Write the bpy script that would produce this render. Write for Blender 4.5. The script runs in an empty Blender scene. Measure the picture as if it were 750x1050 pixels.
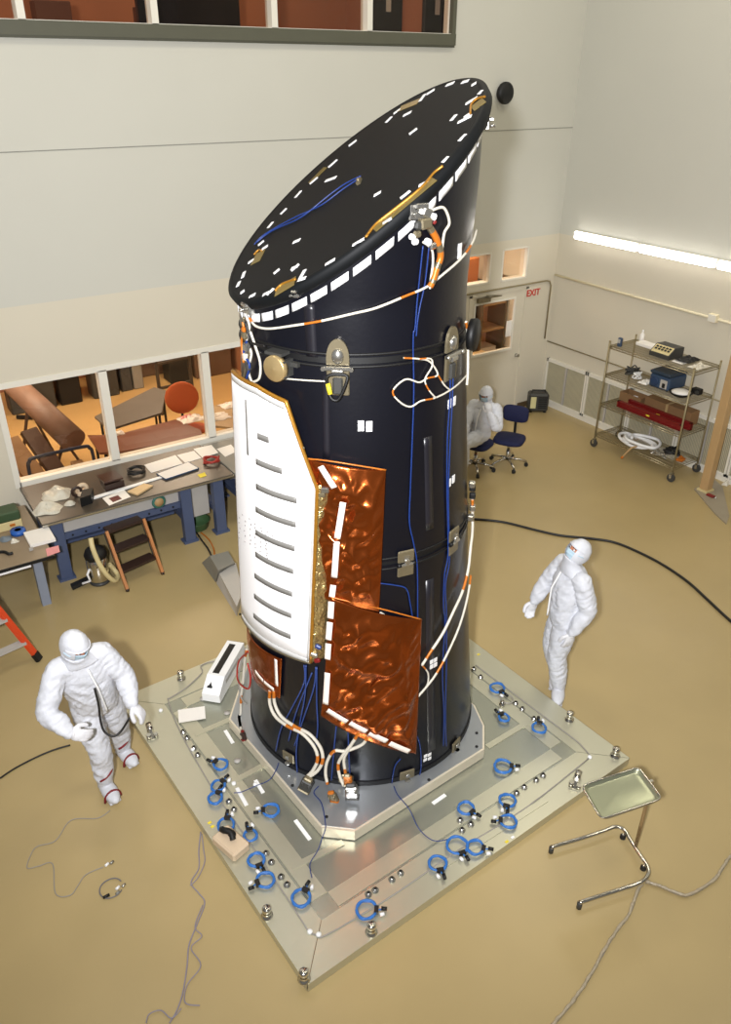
import bpy, bmesh, math, random
from mathutils import Vector as V, Matrix, noise
random.seed(7)
PI = math.pi
COL = bpy.context.scene.collection
SC = bpy.context.scene

# ------------------------------------------------------------------ camera
FPX, PIT, ROL, YAW, CX, CY, CAMH = 811.0, math.radians(29.2), math.radians(-0.3), math.radians(33.75), 375, 525, 5.5
_F = V((math.sin(YAW)*math.cos(PIT), math.cos(YAW)*math.cos(PIT), -math.sin(PIT)))
_R0 = V((math.cos(YAW), -math.sin(YAW), 0)); _D0 = _F.cross(_R0)
_R = math.cos(ROL)*_R0 + math.sin(ROL)*_D0
_D = -math.sin(ROL)*_R0 + math.cos(ROL)*_D0
EYE = V((0, 0, CAMH))
cam = bpy.data.objects.new('camera', bpy.data.cameras.new('camera'))
COL.objects.link(cam); SC.camera = cam
cam.data.sensor_fit = 'VERTICAL'; cam.data.sensor_height = 36; cam.data.lens = FPX/1050*36
cam.data.clip_start = .05; cam.data.clip_end = 100
m = Matrix((_R, -_D, -_F)).transposed().to_4x4(); m.translation = EYE
cam.matrix_world = m

# ------------------------------------------------------------------ world, lamps, exposure
w = bpy.data.worlds.new('world'); SC.world = w; w.use_nodes = True
bg = w.node_tree.nodes['Background']
bg.inputs[0].default_value = (1.0, .97, .90, 1); bg.inputs[1].default_value = .17
SC.view_settings.view_transform = 'Standard'; SC.view_settings.look = 'None'
SC.view_settings.exposure = 0.0; SC.view_settings.gamma = 1.0; SC.view_settings.use_curve_mapping = False

def lamp(name, kind, loc, energy, color, size=.2, target=None, sx=None, sy=None):
    d = bpy.data.lights.new(name, kind); d.energy = energy; d.color = color
    o = bpy.data.objects.new(name, d); COL.objects.link(o); o.location = loc
    if kind == 'AREA':
        if sx: d.shape = 'RECTANGLE'; d.size = sx; d.size_y = sy
        else: d.size = size
    elif kind == 'SPOT': d.shadow_soft_size = size
    else: d.shadow_soft_size = size
    if target is not None:
        o.rotation_euler = (V(target)-V(loc)).to_track_quat('-Z', 'Y').to_euler()
    return o
fl = lamp('camera_flash', 'SPOT', (-.55, -.1, 5.75), 3450, (.98, .98, 1), .12, (5.6, 7.4, 3.7))
fl.data.spot_size = math.radians(128); fl.data.spot_blend = 1.0
for i, x in enumerate((.5, 5.0, 9.0)):
    for j, y in enumerate((1.5, 7.0)):
        lamp('ceiling_lamp', 'AREA', (x, y, 9.2), 66, (1, .92, .72), 1.2, (x, y, 0))

# ------------------------------------------------------------------ materials
def lin(c):
    c = c/255
    return c/12.92 if c <= .04045 else ((c+.055)/1.055)**2.4
_mats = {}
def mat(name, rgb, rough=.5, metal=0., var=.08, scale=6., bump=0., bscale=60., spec=.5, coat=0., emit=0., alpha=None):
    if name in _mats: return _mats[name]
    M = bpy.data.materials.new(name); M.use_nodes = True
    nt = M.node_tree; b = nt.nodes['Principled BSDF']
    c = [lin(v) for v in rgb]
    tc = nt.nodes.new('ShaderNodeTexCoord')
    n = nt.nodes.new('ShaderNodeTexNoise'); n.inputs['Scale'].default_value = scale; n.inputs['Detail'].default_value = 4
    nt.links.new(tc.outputs['Object'], n.inputs['Vector'])
    mx = nt.nodes.new('ShaderNodeMix'); mx.data_type = 'RGBA'
    mx.inputs[6].default_value = (*[v*(1-var) for v in c], 1); mx.inputs[7].default_value = (*[min(1, v*(1+var)) for v in c], 1)
    nt.links.new(n.outputs[0], mx.inputs[0]); nt.links.new(mx.outputs[2], b.inputs['Base Color'])
    b.inputs['Roughness'].default_value = rough; b.inputs['Metallic'].default_value = metal
    b.inputs['Specular IOR Level'].default_value = spec
    b.inputs['Coat Weight'].default_value = coat
    if emit:
        b.inputs['Emission Color'].default_value = (*c, 1); b.inputs['Emission Strength'].default_value = emit
    if bump:
        n2 = nt.nodes.new('ShaderNodeTexNoise'); n2.inputs['Scale'].default_value = bscale; n2.inputs['Detail'].default_value = 3
        nt.links.new(tc.outputs['Object'], n2.inputs['Vector'])
        bp = nt.nodes.new('ShaderNodeBump'); bp.inputs['Strength'].default_value = bump; bp.inputs['Distance'].default_value = .02
        nt.links.new(n2.outputs[0], bp.inputs['Height']); nt.links.new(bp.outputs[0], b.inputs['Normal'])
    _mats[name] = M
    return M
def glass(name, tint, refl=.06, rough=.02):
    M = bpy.data.materials.new(name); M.use_nodes = True; nt = M.node_tree; nt.nodes.clear()
    out = nt.nodes.new('ShaderNodeOutputMaterial'); t = nt.nodes.new('ShaderNodeBsdfTransparent'); g = nt.nodes.new('ShaderNodeBsdfGlossy')
    t.inputs[0].default_value = (*tint, 1); g.inputs['Roughness'].default_value = rough
    fr = nt.nodes.new('ShaderNodeFresnel'); fr.inputs[0].default_value = 1.45
    mx = nt.nodes.new('ShaderNodeMixShader')
    gm = nt.nodes.new('ShaderNodeNewGeometry'); inv = nt.nodes.new('ShaderNodeMath'); inv.operation = 'SUBTRACT'; inv.inputs[0].default_value = 1
    mu = nt.nodes.new('ShaderNodeMath'); mu.operation = 'MULTIPLY'
    nt.links.new(gm.outputs['Backfacing'], inv.inputs[1]); nt.links.new(inv.outputs[0], mu.inputs[0]); nt.links.new(fr.outputs[0], mu.inputs[1])
    nt.links.new(mu.outputs[0], mx.inputs[0]); nt.links.new(t.outputs[0], mx.inputs[1]); nt.links.new(g.outputs[0], mx.inputs[2]); nt.links.new(mx.outputs[0], out.inputs[0])
    return M

white_wall = mat('white_wall_paint', (199, 198, 188), .75, 0, .025, 1.2, .06, 90)
cream_wall = mat('cream_wall_paint', (210, 203, 185), .7, 0, .03, 1.2, .06, 90)
trim_white = mat('white_trim', (226, 222, 210), .5, 0, .03)
floor_m = mat('epoxy_floor', (171, 151, 107), .30, 0, .10, 1.1, .03, 6, spec=.5)
dark_base = mat('brown_vinyl_base', (92, 74, 50), .6)
grey_strip = mat('grey_caulk', (84, 84, 70), .6); seam_m = mat('seam_grey', (140, 140, 132), .7)
tube_m = mat('dark_composite', (10, 11, 20), .30, 0, .25, 3, .03, 30, spec=.55)
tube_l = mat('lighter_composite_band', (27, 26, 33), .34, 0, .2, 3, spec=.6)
black_m = mat('matte_black', (9, 9, 10), .55)
cover_m = mat('black_cover_film', (9, 12, 15), .62, 0, .2, 8, spec=.25)
tape_w = mat('white_tape', (238, 238, 238), .5, 0, .03)
tape_pk = mat('white_foil_tape', (250, 236, 226), .35, 0, .03)
rad_m = mat('radiator_white', (250, 249, 250), .4, 0, .01)
rad_slot = mat('radiator_grey_slot', (126, 124, 120), .5, 0, .1, 200)
gold_m = mat('gold_tape', (170, 120, 40), .35, .5, .25, 40)
olive_m = mat('amber_film', (128, 112, 62), .3, .3, .2, 30)
foil_m = mat('copper_foil', (152, 74, 28), .17, .85, .2, 5, .2, 9)
mli_m = mat('silver_gold_foil', (188, 164, 110), .25, .8, .35, 30, .9, 40)
steel_m = mat('steel', (190, 188, 182), .25, .9, .1, 20)
chrome_m = mat('chrome', (215, 212, 205), .12, 1, .05)
bronze_m = mat('bronze_plate', (132, 122, 98), .38, .6, .12, 30)
blue_c = mat('blue_cable_jacket', (24, 52, 118), .4, 0, .1)
blue_coil = mat('blue_coil_jacket', (48, 110, 186), .4, 0, .1)
white_c = mat('white_cable_wrap', (206, 200, 186), .5, 0, .1)
orange_c = mat('orange_cable_wrap', (196, 112, 34), .4, .2, .2, 20)
red_c = mat('red_wire', (160, 40, 30), .45)
black_c = mat('black_cable_jacket', (22, 20, 20), .5)
grey_c = mat('grey_cable_jacket', (150, 145, 138), .5)
alu_m = mat('brushed_aluminium', (200, 198, 178), .34, .65, .05, 3, .02, 60)
alu_d = mat('polished_aluminium_panel', (172, 174, 160), .26, .7, .06, 2, .02, 40)
alu_p = mat('adapter_plate_metal', (168, 172, 176), .28, .65, .06, 3, .02, 30)
alu_e = mat('plate_edge_metal', (226, 216, 196), .4, .4, .05)
suit_m = mat('cleanroom_fabric', (206, 208, 215), .65, 0, .03, 12, .2, 45)
glove_m = mat('white_glove', (214, 214, 218), .5, 0, .02)
mask_m = mat('mask_paper', (176, 200, 214), .7, 0, .03)
skin_m = mat('skin', (186, 122, 92), .55, 0, .06)
eye_m = mat('eye_dark', (30, 24, 22), .3)
brow_m = mat('brow_hair', (40, 28, 22), .7)
strap_m = mat('dark_red_strap', (120, 24, 30), .6)
bench_blue = mat('blue_bench_steel', (74, 86, 116), .45, .1, .08)
bench_top = mat('dark_bench_top', (74, 66, 56), .35, 0, .12)
table_top = mat('tan_table_top', (142, 124, 100), .45, 0, .08)
grey_blue = mat('grey_blue_paint', (132, 140, 156), .5)
panel_grey = mat('pale_panel', (176, 172, 166), .55)
paper_m = mat('paper', (236, 232, 226), .7, 0, .02)
brown_m = mat('dark_brown_plastic', (52, 36, 30), .4)
wood_m = mat('varnished_wood', (176, 116, 66), .45, 0, .15, 14)
tan_m = mat('tan_paint', (178, 146, 102), .55, 0, .06)
box_m = mat('cardboard', (132, 100, 66), .8, 0, .1)
green_m = mat('green_enamel', (52, 74, 44), .45)
cream_m = mat('cream_enamel', (206, 190, 140), .5)
pink_m = mat('pink_paper', (226, 150, 150), .7)
yellow_m = mat('yellow_label', (226, 206, 50), .6)
bag_m = mat('clear_plastic_bag', (206, 200, 184), .18, 0, .2, 14, .8, 25)
bluebox = mat('blue_grey_plastic', (52, 72, 98), .4)
bluetape = mat('blue_tape', (36, 92, 176), .45)
navy_f = mat('navy_fabric', (14, 20, 62), .8, 0, .12, 40, .2, 200)
red_m = mat('red_paint', (118, 22, 22), .4)
orange_p = mat('orange_fibreglass', (214, 70, 28), .4)
dgrey_m = mat('dark_grey_plastic', (58, 58, 56), .5)
mgrey_m = mat('mid_grey_plastic', (128, 126, 118), .5)
beige_m = mat('beige_plastic', (206, 184, 156), .5)
tray_m = mat('stainless_tray', (186, 190, 164), .32, .9, .04, 4, .05, 12)
chair_or = mat('orange_fabric', (190, 92, 44), .8)
room_br = mat('brown_room_wall', (158, 104, 72), .8, 0, .1, 2)
room_fl = mat('adjoining_floor', (196, 160, 104), .4, 0, .08, 2)
dwood_m = mat('dark_wood_table', (112, 66, 44), .35, 0, .12, 8)
glass_m = glass('window_glass', (.86, .80, .74))
light_m = mat('fluorescent_diffuser', (255, 250, 244), .5, 0, 0, emit=7.0)
rail_m = mat('white_conduit', (224, 214, 184), .45)
pipe_m = mat('grey_conduit', (150, 138, 106), .4, .3)
frame_gr = mat('grey_vent_metal', (150, 146, 130), .5, .2)

# ------------------------------------------------------------------ pixel -> world (camera rays onto real surfaces)
def ray(x, y): return (_R*((x-CX)/FPX) + _D*((y-CY)/FPX) + _F)
def at(x, y, z=0.0):
    v = ray(x, y); return EYE + v*((z-CAMH)/v.z)
def atY(x, y, Y):
    v = ray(x, y); return EYE + v*(Y/v.y)
def atX(x, y, X):
    v = ray(x, y); return EYE + v*(X/v.x)

# ------------------------------------------------------------------ mesh builder
class MB:
    def __init__(s, xf=None): s.v = []; s.f = []; s.sm = []; s.mi = []; s.xf = xf or Matrix()
    def add(s, vs, fs, smooth=False, mi=0):
        o = len(s.v); s.v += [s.xf @ V(p) for p in vs]
        for f in fs: s.f.append([i+o for i in f]); s.sm.append(smooth); s.mi.append(mi)
    def box(s, c, d, R=None, mi=0, bev=0.0):
        hx, hy, hz = d[0]/2, d[1]/2, d[2]/2; c = V(c)
        if bev > 0:
            b = min(bev, hx*.9, hy*.9, hz*.9); vs = []; idx = {}
            for sx in (-1, 1):
                for sy in (-1, 1):
                    for sz in (-1, 1):
                        for k, p in enumerate(((hx, hy-b, hz-b), (hx-b, hy, hz-b), (hx-b, hy-b, hz))):
                            idx[(sx, sy, sz, k)] = len(vs); vs.append(V((sx*p[0], sy*p[1], sz*p[2])))
            fs = []
            for a in (-1, 1):
                fs.append([idx[(a, -1, -1, 0)], idx[(a, 1, -1, 0)], idx[(a, 1, 1, 0)], idx[(a, -1, 1, 0)]][::a])
                fs.append([idx[(-1, a, -1, 1)], idx[(-1, a, 1, 1)], idx[(1, a, 1, 1)], idx[(1, a, -1, 1)]][::a])
                fs.append([idx[(-1, -1, a, 2)], idx[(1, -1, a, 2)], idx[(1, 1, a, 2)], idx[(-1, 1, a, 2)]][::a])
            for a in (-1, 1):
                for b2 in (-1, 1):
                    fs.append([idx[(a, b2, -1, 0)], idx[(a, b2, 1, 0)], idx[(a, b2, 1, 1)], idx[(a, b2, -1, 1)]][::-a*b2])
                    fs.append([idx[(a, -1, b2, 0)], idx[(a, 1, b2, 0)], idx[(a, 1, b2, 2)], idx[(a, -1, b2, 2)]][::a*b2])
                    fs.append([idx[(-1, a, b2, 1)], idx[(1, a, b2, 1)], idx[(1, a, b2, 2)], idx[(-1, a, b2, 2)]][::-a*b2])
                    for c2 in (-1, 1):
                        fs.append([idx[(a, b2, c2, 0)], idx[(a, b2, c2, 1)], idx[(a, b2, c2, 2)]][::a*b2*c2])
        else:
            vs = [V((sx*hx, sy*hy, sz*hz)) for sx in (-1, 1) for sy in (-1, 1) for sz in (-1, 1)]
            fs = [[0, 1, 3, 2], [4, 6, 7, 5], [0, 4, 5, 1], [2, 3, 7, 6], [0, 2, 6, 4], [1, 5, 7, 3]]
        if R is not None: vs = [R @ p for p in vs]
        s.add([p+c for p in vs], fs, False, mi); return s
    def bb(s, x0, x1, y0, y1, z0, z1, mi=0, bev=0.0):
        return s.box(((x0+x1)/2, (y0+y1)/2, (z0+z1)/2), (x1-x0, y1-y0, z1-z0), None, mi, bev)
    def beam(s, p0, p1, wd, ht, mi=0, up=(0, 0, 1)):
        p0, p1 = V(p0), V(p1); d = (p1-p0); L = d.length; d.normalize(); u = V(up)
        if abs(d.dot(u)) > .98: u = V((0, 1, 0))
        sx = d.cross(u).normalized(); u = sx.cross(d)
        R = Matrix((sx, d, u)).transposed()
        return s.box((p0+p1)/2, (wd, L, ht), R, mi)
    def tube(s, pts, r, n=8, closed=False, mi=0, stripe=None, caps=True):
        pts = [V(p) for p in pts]; N = len(pts)
        rr = r if isinstance(r, (list, tuple)) else [r]*N
        tang = []
        for i in range(N):
            a = pts[(i-1) % N] if (closed or i > 0) else pts[i]; b = pts[(i+1) % N] if (closed or i < N-1) else pts[i]
            t = b-a; tang.append(t.normalized() if t.length > 1e-9 else V((0, 0, 1)))
        u = tang[0].orthogonal().normalized(); vs = []
        for i in range(N):
            t = tang[i]; u = (u - t*u.dot(t))
            u = u.normalized() if u.length > 1e-6 else t.orthogonal().normalized()
            w_ = t.cross(u)
            for k in range(n):
                a = 2*PI*k/n; vs.append(pts[i] + (u*math.cos(a)+w_*math.sin(a))*rr[i])
        o = len(s.v); s.v += [s.xf @ p for p in vs]
        for i in range(N if closed else N-1):
            m_ = mi
            if stripe and (i//stripe[0]) % stripe[1] == 0: m_ = stripe[2]
            for k in range(n):
                j = (i+1) % N
                s.f.append([o+i*n+k, o+i*n+(k+1) % n, o+j*n+(k+1) % n, o+j*n+k]); s.sm.append(True); s.mi.append(m_)
        if not closed and caps:
            s.f.append([o+k for k in range(n)][::-1]); s.sm.append(False); s.mi.append(mi)
            s.f.append([o+(N-1)*n+k for k in range(n)]); s.sm.append(False); s.mi.append(mi)
        return s
    def cyl(s, p0, p1, r, r1=None, n=16, mi=0): return s.tube([p0, p1], [r, r if r1 is None else r1], n, mi=mi)
    def lathe(s, prof, c=(0, 0, 0), n=24, mi=0, axis=None, smooth=True):
        c = V(c); R = Matrix.Identity(3)
        if axis is not None: R = V((0, 0, 1)).rotation_difference(V(axis)).to_matrix()
        vs = []; fs = []
        for (r, z) in prof:
            for k in range(n):
                a = 2*PI*k/n; vs.append(c + R @ V((max(r, 1e-5)*math.cos(a), max(r, 1e-5)*math.sin(a), z)))
        for i in range(len(prof)-1):
            for k in range(n):
                fs.append([i*n+k, i*n+(k+1) % n, (i+1)*n+(k+1) % n, (i+1)*n+k])
        fs.append(list(range(n))[::-1]); fs.append([(len(prof)-1)*n+k for k in range(n)])
        s.add(vs, fs, smooth, mi); return s
    def sph(s, c, r, n=14, R=None, mi=0):
        rx, ry, rz = r if isinstance(r, (list, tuple)) else (r, r, r); c = V(c); vs = []; fs = []; h = n//2
        for i in range(h+1):
            t = -PI/2 + PI*i/h
            for k in range(n):
                a = 2*PI*k/n; ct = max(math.cos(t), 1e-4); p = V((rx*ct*math.cos(a), ry*ct*math.sin(a), rz*math.sin(t)))
                vs.append(c + (R @ p if R is not None else p))
        for i in range(h):
            for k in range(n): fs.append([i*n+k, i*n+(k+1) % n, (i+1)*n+(k+1) % n, (i+1)*n+k])
        fs.append(list(range(n))[::-1]); fs.append([h*n+k for k in range(n)])
        s.add(vs, fs, True, mi); return s
    def prism(s, poly, z0, z1, mi=0):
        n = len(poly); area = sum(poly[i][0]*poly[(i+1) % n][1]-poly[(i+1) % n][0]*poly[i][1] for i in range(n))
        if area < 0: poly = poly[::-1]
        vs = [(p[0], p[1], z0) for p in poly]+[(p[0], p[1], z1) for p in poly]
        fs = [list(range(n))[::-1], [n+i for i in range(n)]]+[[i, (i+1) % n, n+(i+1) % n, n+i] for i in range(n)]
        s.add(vs, fs, False, mi); return s
    def slab(s, fo, fi, nu, nv, smooth=True, mi=0):
        vs = [fo(i/nu, j/nv) for j in range(nv+1) for i in range(nu+1)]; k = len(vs)
        vs += [fi(i/nu, j/nv) for j in range(nv+1) for i in range(nu+1)]; W = nu+1; fs = []
        for j in range(nv):
            for i in range(nu):
                a = j*W+i; fs.append([a, a+1, a+W+1, a+W]); fs.append([k+a, k+a+W, k+a+W+1, k+a+1])
        for i in range(nu):
            fs.append([i, k+i, k+i+1, i+1]); a = nv*W+i; fs.append([a, a+1, k+a+1, k+a])
        for j in range(nv):
            a = j*W; fs.append([a, a+W, k+a+W, k+a]); a = j*W+nu; fs.append([a, k+a, k+a+W, a+W])
        s.add(vs, fs, smooth, mi); return s
    def build(s, name, m_, parent=None):
        me = bpy.data.meshes.new(name); me.from_pydata([tuple(p) for p in s.v], [], s.f)
        for i, p in enumerate(me.polygons): p.use_smooth = s.sm[i]; p.material_index = s.mi[i]
        for q in (m_ if isinstance(m_, (list, tuple)) else [m_]): me.materials.append(q)
        me.validate(); me.update()
        bm = bmesh.new(); bm.from_mesh(me); bmesh.ops.recalc_face_normals(bm, faces=bm.faces); bm.to_mesh(me); bm.free()
        o = bpy.data.objects.new(name, me); COL.objects.link(o)
        if parent is not None:
            o.parent = parent; o.location = -wloc(parent)
        return o
def wloc(o):
    p = V((0, 0, 0))
    while o is not None: p += o.location; o = o.parent
    return p
def tag(o, label, cat, group=None):
    o['label'] = label; o['category'] = cat
    if group: o['group'] = group
    return o
def thing(name, label, cat, loc, group=None):
    o = bpy.data.objects.new(name, None); COL.objects.link(o); o.location = loc; o.empty_display_size = .1
    return tag(o, label, cat, group)
def struct(o): o['kind'] = 'structure'; return o
def dup(root, loc, rz=0., label=None):
    r = root.copy(); COL.objects.link(r); r.location = loc; r.rotation_euler = (0, 0, rz)
    if label: r['label'] = label
    for ch in list(root.children):
        c = ch.copy(); COL.objects.link(c); c.parent = r
        for g in list(ch.children):
            d = g.copy(); COL.objects.link(d); d.parent = c
    return r
def smooth(pts, k=6, closed=False):
    pts = [V(p) for p in pts]; n = len(pts); out = []
    if n < 3: return pts
    for i in range(n if closed else n-1):
        g = (lambda q: pts[q % n]) if closed else (lambda q: pts[max(0, min(n-1, q))])
        a, b, c, d = g(i-1), g(i), g(i+1), g(i+2)
        for j in range(k):
            t = j/k
            out.append(.5*((2*b)+(c-a)*t+(2*a-5*b+4*c-d)*t*t+(3*b-a-3*c+d)*t**3))
    if not closed: out.append(pts[-1])
    return out
def remesh(o, vox, it=2, fac=.5):
    md = o.modifiers.new('r', 'REMESH'); md.mode = 'VOXEL'; md.voxel_size = vox
    if it:
        sm = o.modifiers.new('s', 'SMOOTH'); sm.iterations = it; sm.factor = fac
    dg = bpy.context.evaluated_depsgraph_get(); dg.update()
    me = bpy.data.meshes.new_from_object(o.evaluated_get(dg)); o.modifiers.clear()
    ms = list(o.data.materials); o.data = me
    if not me.materials:
        for q in ms: me.materials.append(q)
    for p in me.polygons: p.use_smooth = True
    return o
def frame(o, z, x=None):
    z = V(z).normalized(); x = V(x) if x is not None else z.orthogonal()
    x = (x - z*x.dot(z)).normalized(); y = z.cross(x)
    M4 = Matrix((x, y, z)).transposed().to_4x4(); M4.translation = V(o); return M4

# ================================================================== SETTING
YB, XR = 9.95, 10.63
struct(MB().bb(-8, XR+.2, -6, YB+.15, -.12, 0).build('floor', floor_m))
def wall_with_holes(name, m_, x0, x1, z0, z1, holes, y0=YB, y1=YB+.15):
    xs = sorted({x0, x1, *[h[0] for h in holes], *[h[1] for h in holes]}); zs = sorted({z0, z1, *[h[2] for h in holes], *[h[3] for h in holes]})
    xs = [x for x in xs if x0 <= x <= x1]; zs = [z for z in zs if z0 <= z <= z1]
    b = MB()
    for i in range(len(xs)-1):
        for j in range(len(zs)-1):
            mx, mz = (xs[i]+xs[i+1])/2, (zs[j]+zs[j+1])/2
            if any(h[0] < mx < h[1] and h[2] < mz < h[3] for h in holes): continue
            b.bb(xs[i], xs[i+1], y0, y1, zs[j], zs[j+1])
    return struct(b.build(name, m_))
LW = (1.32, 5.32, .86, 2.13); UW = (-3.0, 8.02, 5.93, 8.2)
DR = (8.72, 9.99, 0, 2.24); S1 = (8.35, 9.09, 2.43, 2.9); S2 = (9.36, 9.92, 2.42, 2.92)
wall_with_holes('wall_back', cream_wall, -8, XR+.2, 0, 3.07, [LW, DR, S1, S2])
wall_with_holes('wall_back_upper', white_wall, -8, XR+.2, 3.07, 9.5, [UW])
struct(MB().bb(XR, XR+.2, -6, YB, 0, 3.07).build('wall_right', cream_wall))
struct(MB().bb(XR, XR+.2, -6, YB, 3.07, 9.5).build('wall_right_upper', white_wall))
struct(MB().bb(-8, XR, YB-.004, YB, 4.70, 4.711).build('trim_1', seam_m))
b = MB(); b.bb(5.4, 8.70, YB-.012, YB, 0, .1); b.bb(10.03, XR, YB-.012, YB, 0, .1)
struct(b.build('baseboard_back', dark_base))
struct(MB().bb(XR-.03, XR, -6, YB, .0, .085).build('baseboard_right', trim_white))

def window(name, rect, mull, fw=.05, fm=trim_white, proud=.012, depth=.15, cas=.06):
    x0, x1, z0, z1 = rect; b = MB()
    ya, yb_ = YB-proud, YB+depth
    b.bb(x0-cas, x0+.015, ya, yb_, z0-cas, z1+cas); b.bb(x1-.015, x1+cas, ya, yb_, z0-cas, z1+cas)
    b.bb(x0, x1, ya, yb_, z0-cas, z0+.012); b.bb(x0, x1, ya, yb_, z1-.012, z1+cas)
    for mx, mw in mull: b.bb(mx-mw/2, mx+mw/2, ya, yb_-.02, z0, z1)
    o = struct(b.build(name, fm))
    ed = [x0]+[q for mx, mw in mull for q in (mx-mw/2, mx+mw/2)]+[x1]
    for i in range(0, len(ed), 2):
        MB().bb(ed[i]+.012, ed[i+1]-.012, YB+.06, YB+.068, z0+.012, z1-.012).build('pane', glass_m, o)
    return o
window('window_1', LW, [(2.575, .11), (3.985, .11)])
wu = window('window_2', UW, [(-.2, .07), (2.35, .08), (3.78, .08), (5.28, .08), (6.66, .08)], cas=.03, proud=.03)
b = MB(); b.bb(-3, 8.06, YB-.07, YB+.02, 5.80, 5.935); b.bb(-3, 8.06, YB-.05, YB, 5.775, 5.80, 0)
b.build('sill', grey_strip, wu)
MB().bb(8.0, 8.06, YB-.06, YB+.02, 5.80, 8.2).build('jamb', grey_strip, wu)
window('window_3', S1, [], cas=.015, proud=.006); window('window_4', S2, [], cas=.015, proud=.006)

# door with glazed light
b = MB(); dw = (8.84, 9.72, 1.215, 2.075)
for (x0, x1, z0, z1) in ((8.75, dw[0], .01, 2.215), (dw[1], 9.96, .01, 2.215), (dw[0], dw[1], .01, dw[2]), (dw[0], dw[1], dw[3], 2.215)):
    b.bb(x0, x1, YB+.012, YB+.06, z0, z1)
door = struct(b.build('door_1', cream_wall))
b = MB()
for (x0, x1, z0, z1) in ((dw[0]-.03, dw[0], dw[2]-.04, dw[3]+.03), (dw[1], dw[1]+.03, dw[2]-.04, dw[3]+.03), (dw[0], dw[1], dw[2]-.04, dw[2]), (dw[0], dw[1], dw[3], dw[3]+.03)):
    b.bb(x0, x1, YB-.004, YB+.02, z0, z1)
b.build('glazing_frame', trim_white, door)
MB().bb(dw[0], dw[1], YB+.03, YB+.036, dw[2], dw[3]).build('pane', glass_m, door)
b = MB(); b.cyl((9.885, YB+.012, 1.05), (9.885, YB-.05, 1.05), .03); b.tube([(9.885, YB-.045, 1.05), (9.80, YB-.05, 1.05)], .012)
b.build('door_handle', steel_m, door)
b = MB(); b.bb(8.86, 9.12, YB-.05, YB+.012, 2.12, 2.19); b.beam((9.05, YB-.05, 2.19), (9.3, YB-.11, 2.21), .03, .012); b.beam((9.3, YB-.11, 2.21), (9.05, YB-.02, 2.225), .025, .012)
b.build('door_closer', bronze_m, door)
b = MB(); b.bb(8.69, 8.75, YB-.008, YB+.1, 0, 2.25); b.bb(9.96, 10.02, YB-.008, YB+.1, 0, 2.25); b.bb(8.69, 10.02, YB-.008, YB+.1, 2.215, 2.26)
b.build('door_frame', cream_wall, door)

# rooms beyond the glass
struct(MB().bb(-3, 6.6, YB+.15, 16.2, -.1, 0).build('floor_adjoining', room_fl))
b = MB(); b.bb(-3, 6.6, 16, 16.2, 0, 3.2); struct(b.build('wall_adjoining', room_br))
struct(MB().bb(-3.2, -3, YB+.15, 16.2, 0, 3.2).build('wall_adjoining_left', room_br)); struct(MB().bb(6.6, 6.8, YB+.15, 16.2, 0, 3.2).build('wall_adjoining_right', room_br))
struct(MB().bb(-3.2, 6.8, YB+.15, 16.2, 3.2, 3.3).build('ceiling_adjoining', cream_wall))
lamp('adjoining_room_lamp', 'AREA', (1.2, 12.4, 3.1), 185, (1, .90, .74), 1.5, (1.2, 12.4, 0)); lamp('adjoining_room_lamp', 'AREA', (4.6, 13.0, 3.1), 160, (1, .90, .74), 1.5, (4.6, 13, 0))
struct(MB().bb(-4, 8.6, YB+.15, 13.4, 5.5, 5.6).build('floor_gallery', room_br)); struct(MB().bb(-4, 8.6, 13.4, 13.5, 5.5, 8.6).build('wall_gallery', room_br))
struct(MB().bb(8.5, 8.6, YB+.15, 13.4, 5.6, 8.6).build('wall_gallery_right', room_br)); struct(MB().bb(-4, 8.6, YB+.15, 13.4, 8.6, 8.7).build('ceiling_gallery', cream_wall))
lamp('gallery_lamp', 'AREA', (2, 11.6, 8.5), 50, (1, .90, .8), 1.2, (2, 11.8, 5.6)); lamp('gallery_lamp', 'AREA', (6, 11.6, 8.5), 45, (1, .90, .8), 1.2, (6, 11.8, 5.6))
struct(MB().bb(7.6, 10.8, YB+.15, 12.6, -.1, 0).build('floor_vestibule', room_fl)); struct(MB().bb(7.6, 10.8, 12.6, 12.7, 0, 3.3).build('wall_vestibule', mat('orange_room_wall', (196, 134, 84), .8)))
struct(MB().bb(7.5, 7.6, YB+.15, 12.6, 0, 3.3).build('wall_vestibule_left', room_br)); struct(MB().bb(10.8, 10.9, YB+.15, 12.6, 0, 3.3).build('wall_vestibule_right', cream_wall)); struct(MB().bb(7.5, 10.9, YB+.15, 12.6, 3.3, 3.4).build('ceiling_vestibule', cream_wall))
lamp('vestibule_lamp', 'AREA', (9.1, 11.2, 3.2), 80, (1, .9, .72), 1., (9.1, 11.2, 0))

# wall fittings
def fluor(i, y1, y0, lab):
    t = thing('fluorescent_light', lab, 'light', (XR, (y0+y1)/2, 3.1), 'fluorescent lights on the right wall')
    MB().bb(XR-.05, XR, y0+.01, y1-.01, 3.045, 3.175).build('housing', trim_white, t)
    b = MB(); b.bb(XR-.10, XR-.05, y0+.02, y1-.02, 3.05, 3.17, 0, .02); b.build('diffuser', light_m, t)
fluor(0, 9.57, 8.24, 'glowing white fluorescent wall light nearest the room corner')
fluor(1, 8.22, 6.86, 'middle glowing fluorescent wall light of the row')
fluor(2, 6.84, 5.5, 'glowing fluorescent wall light cut by the right picture edge')

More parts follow.
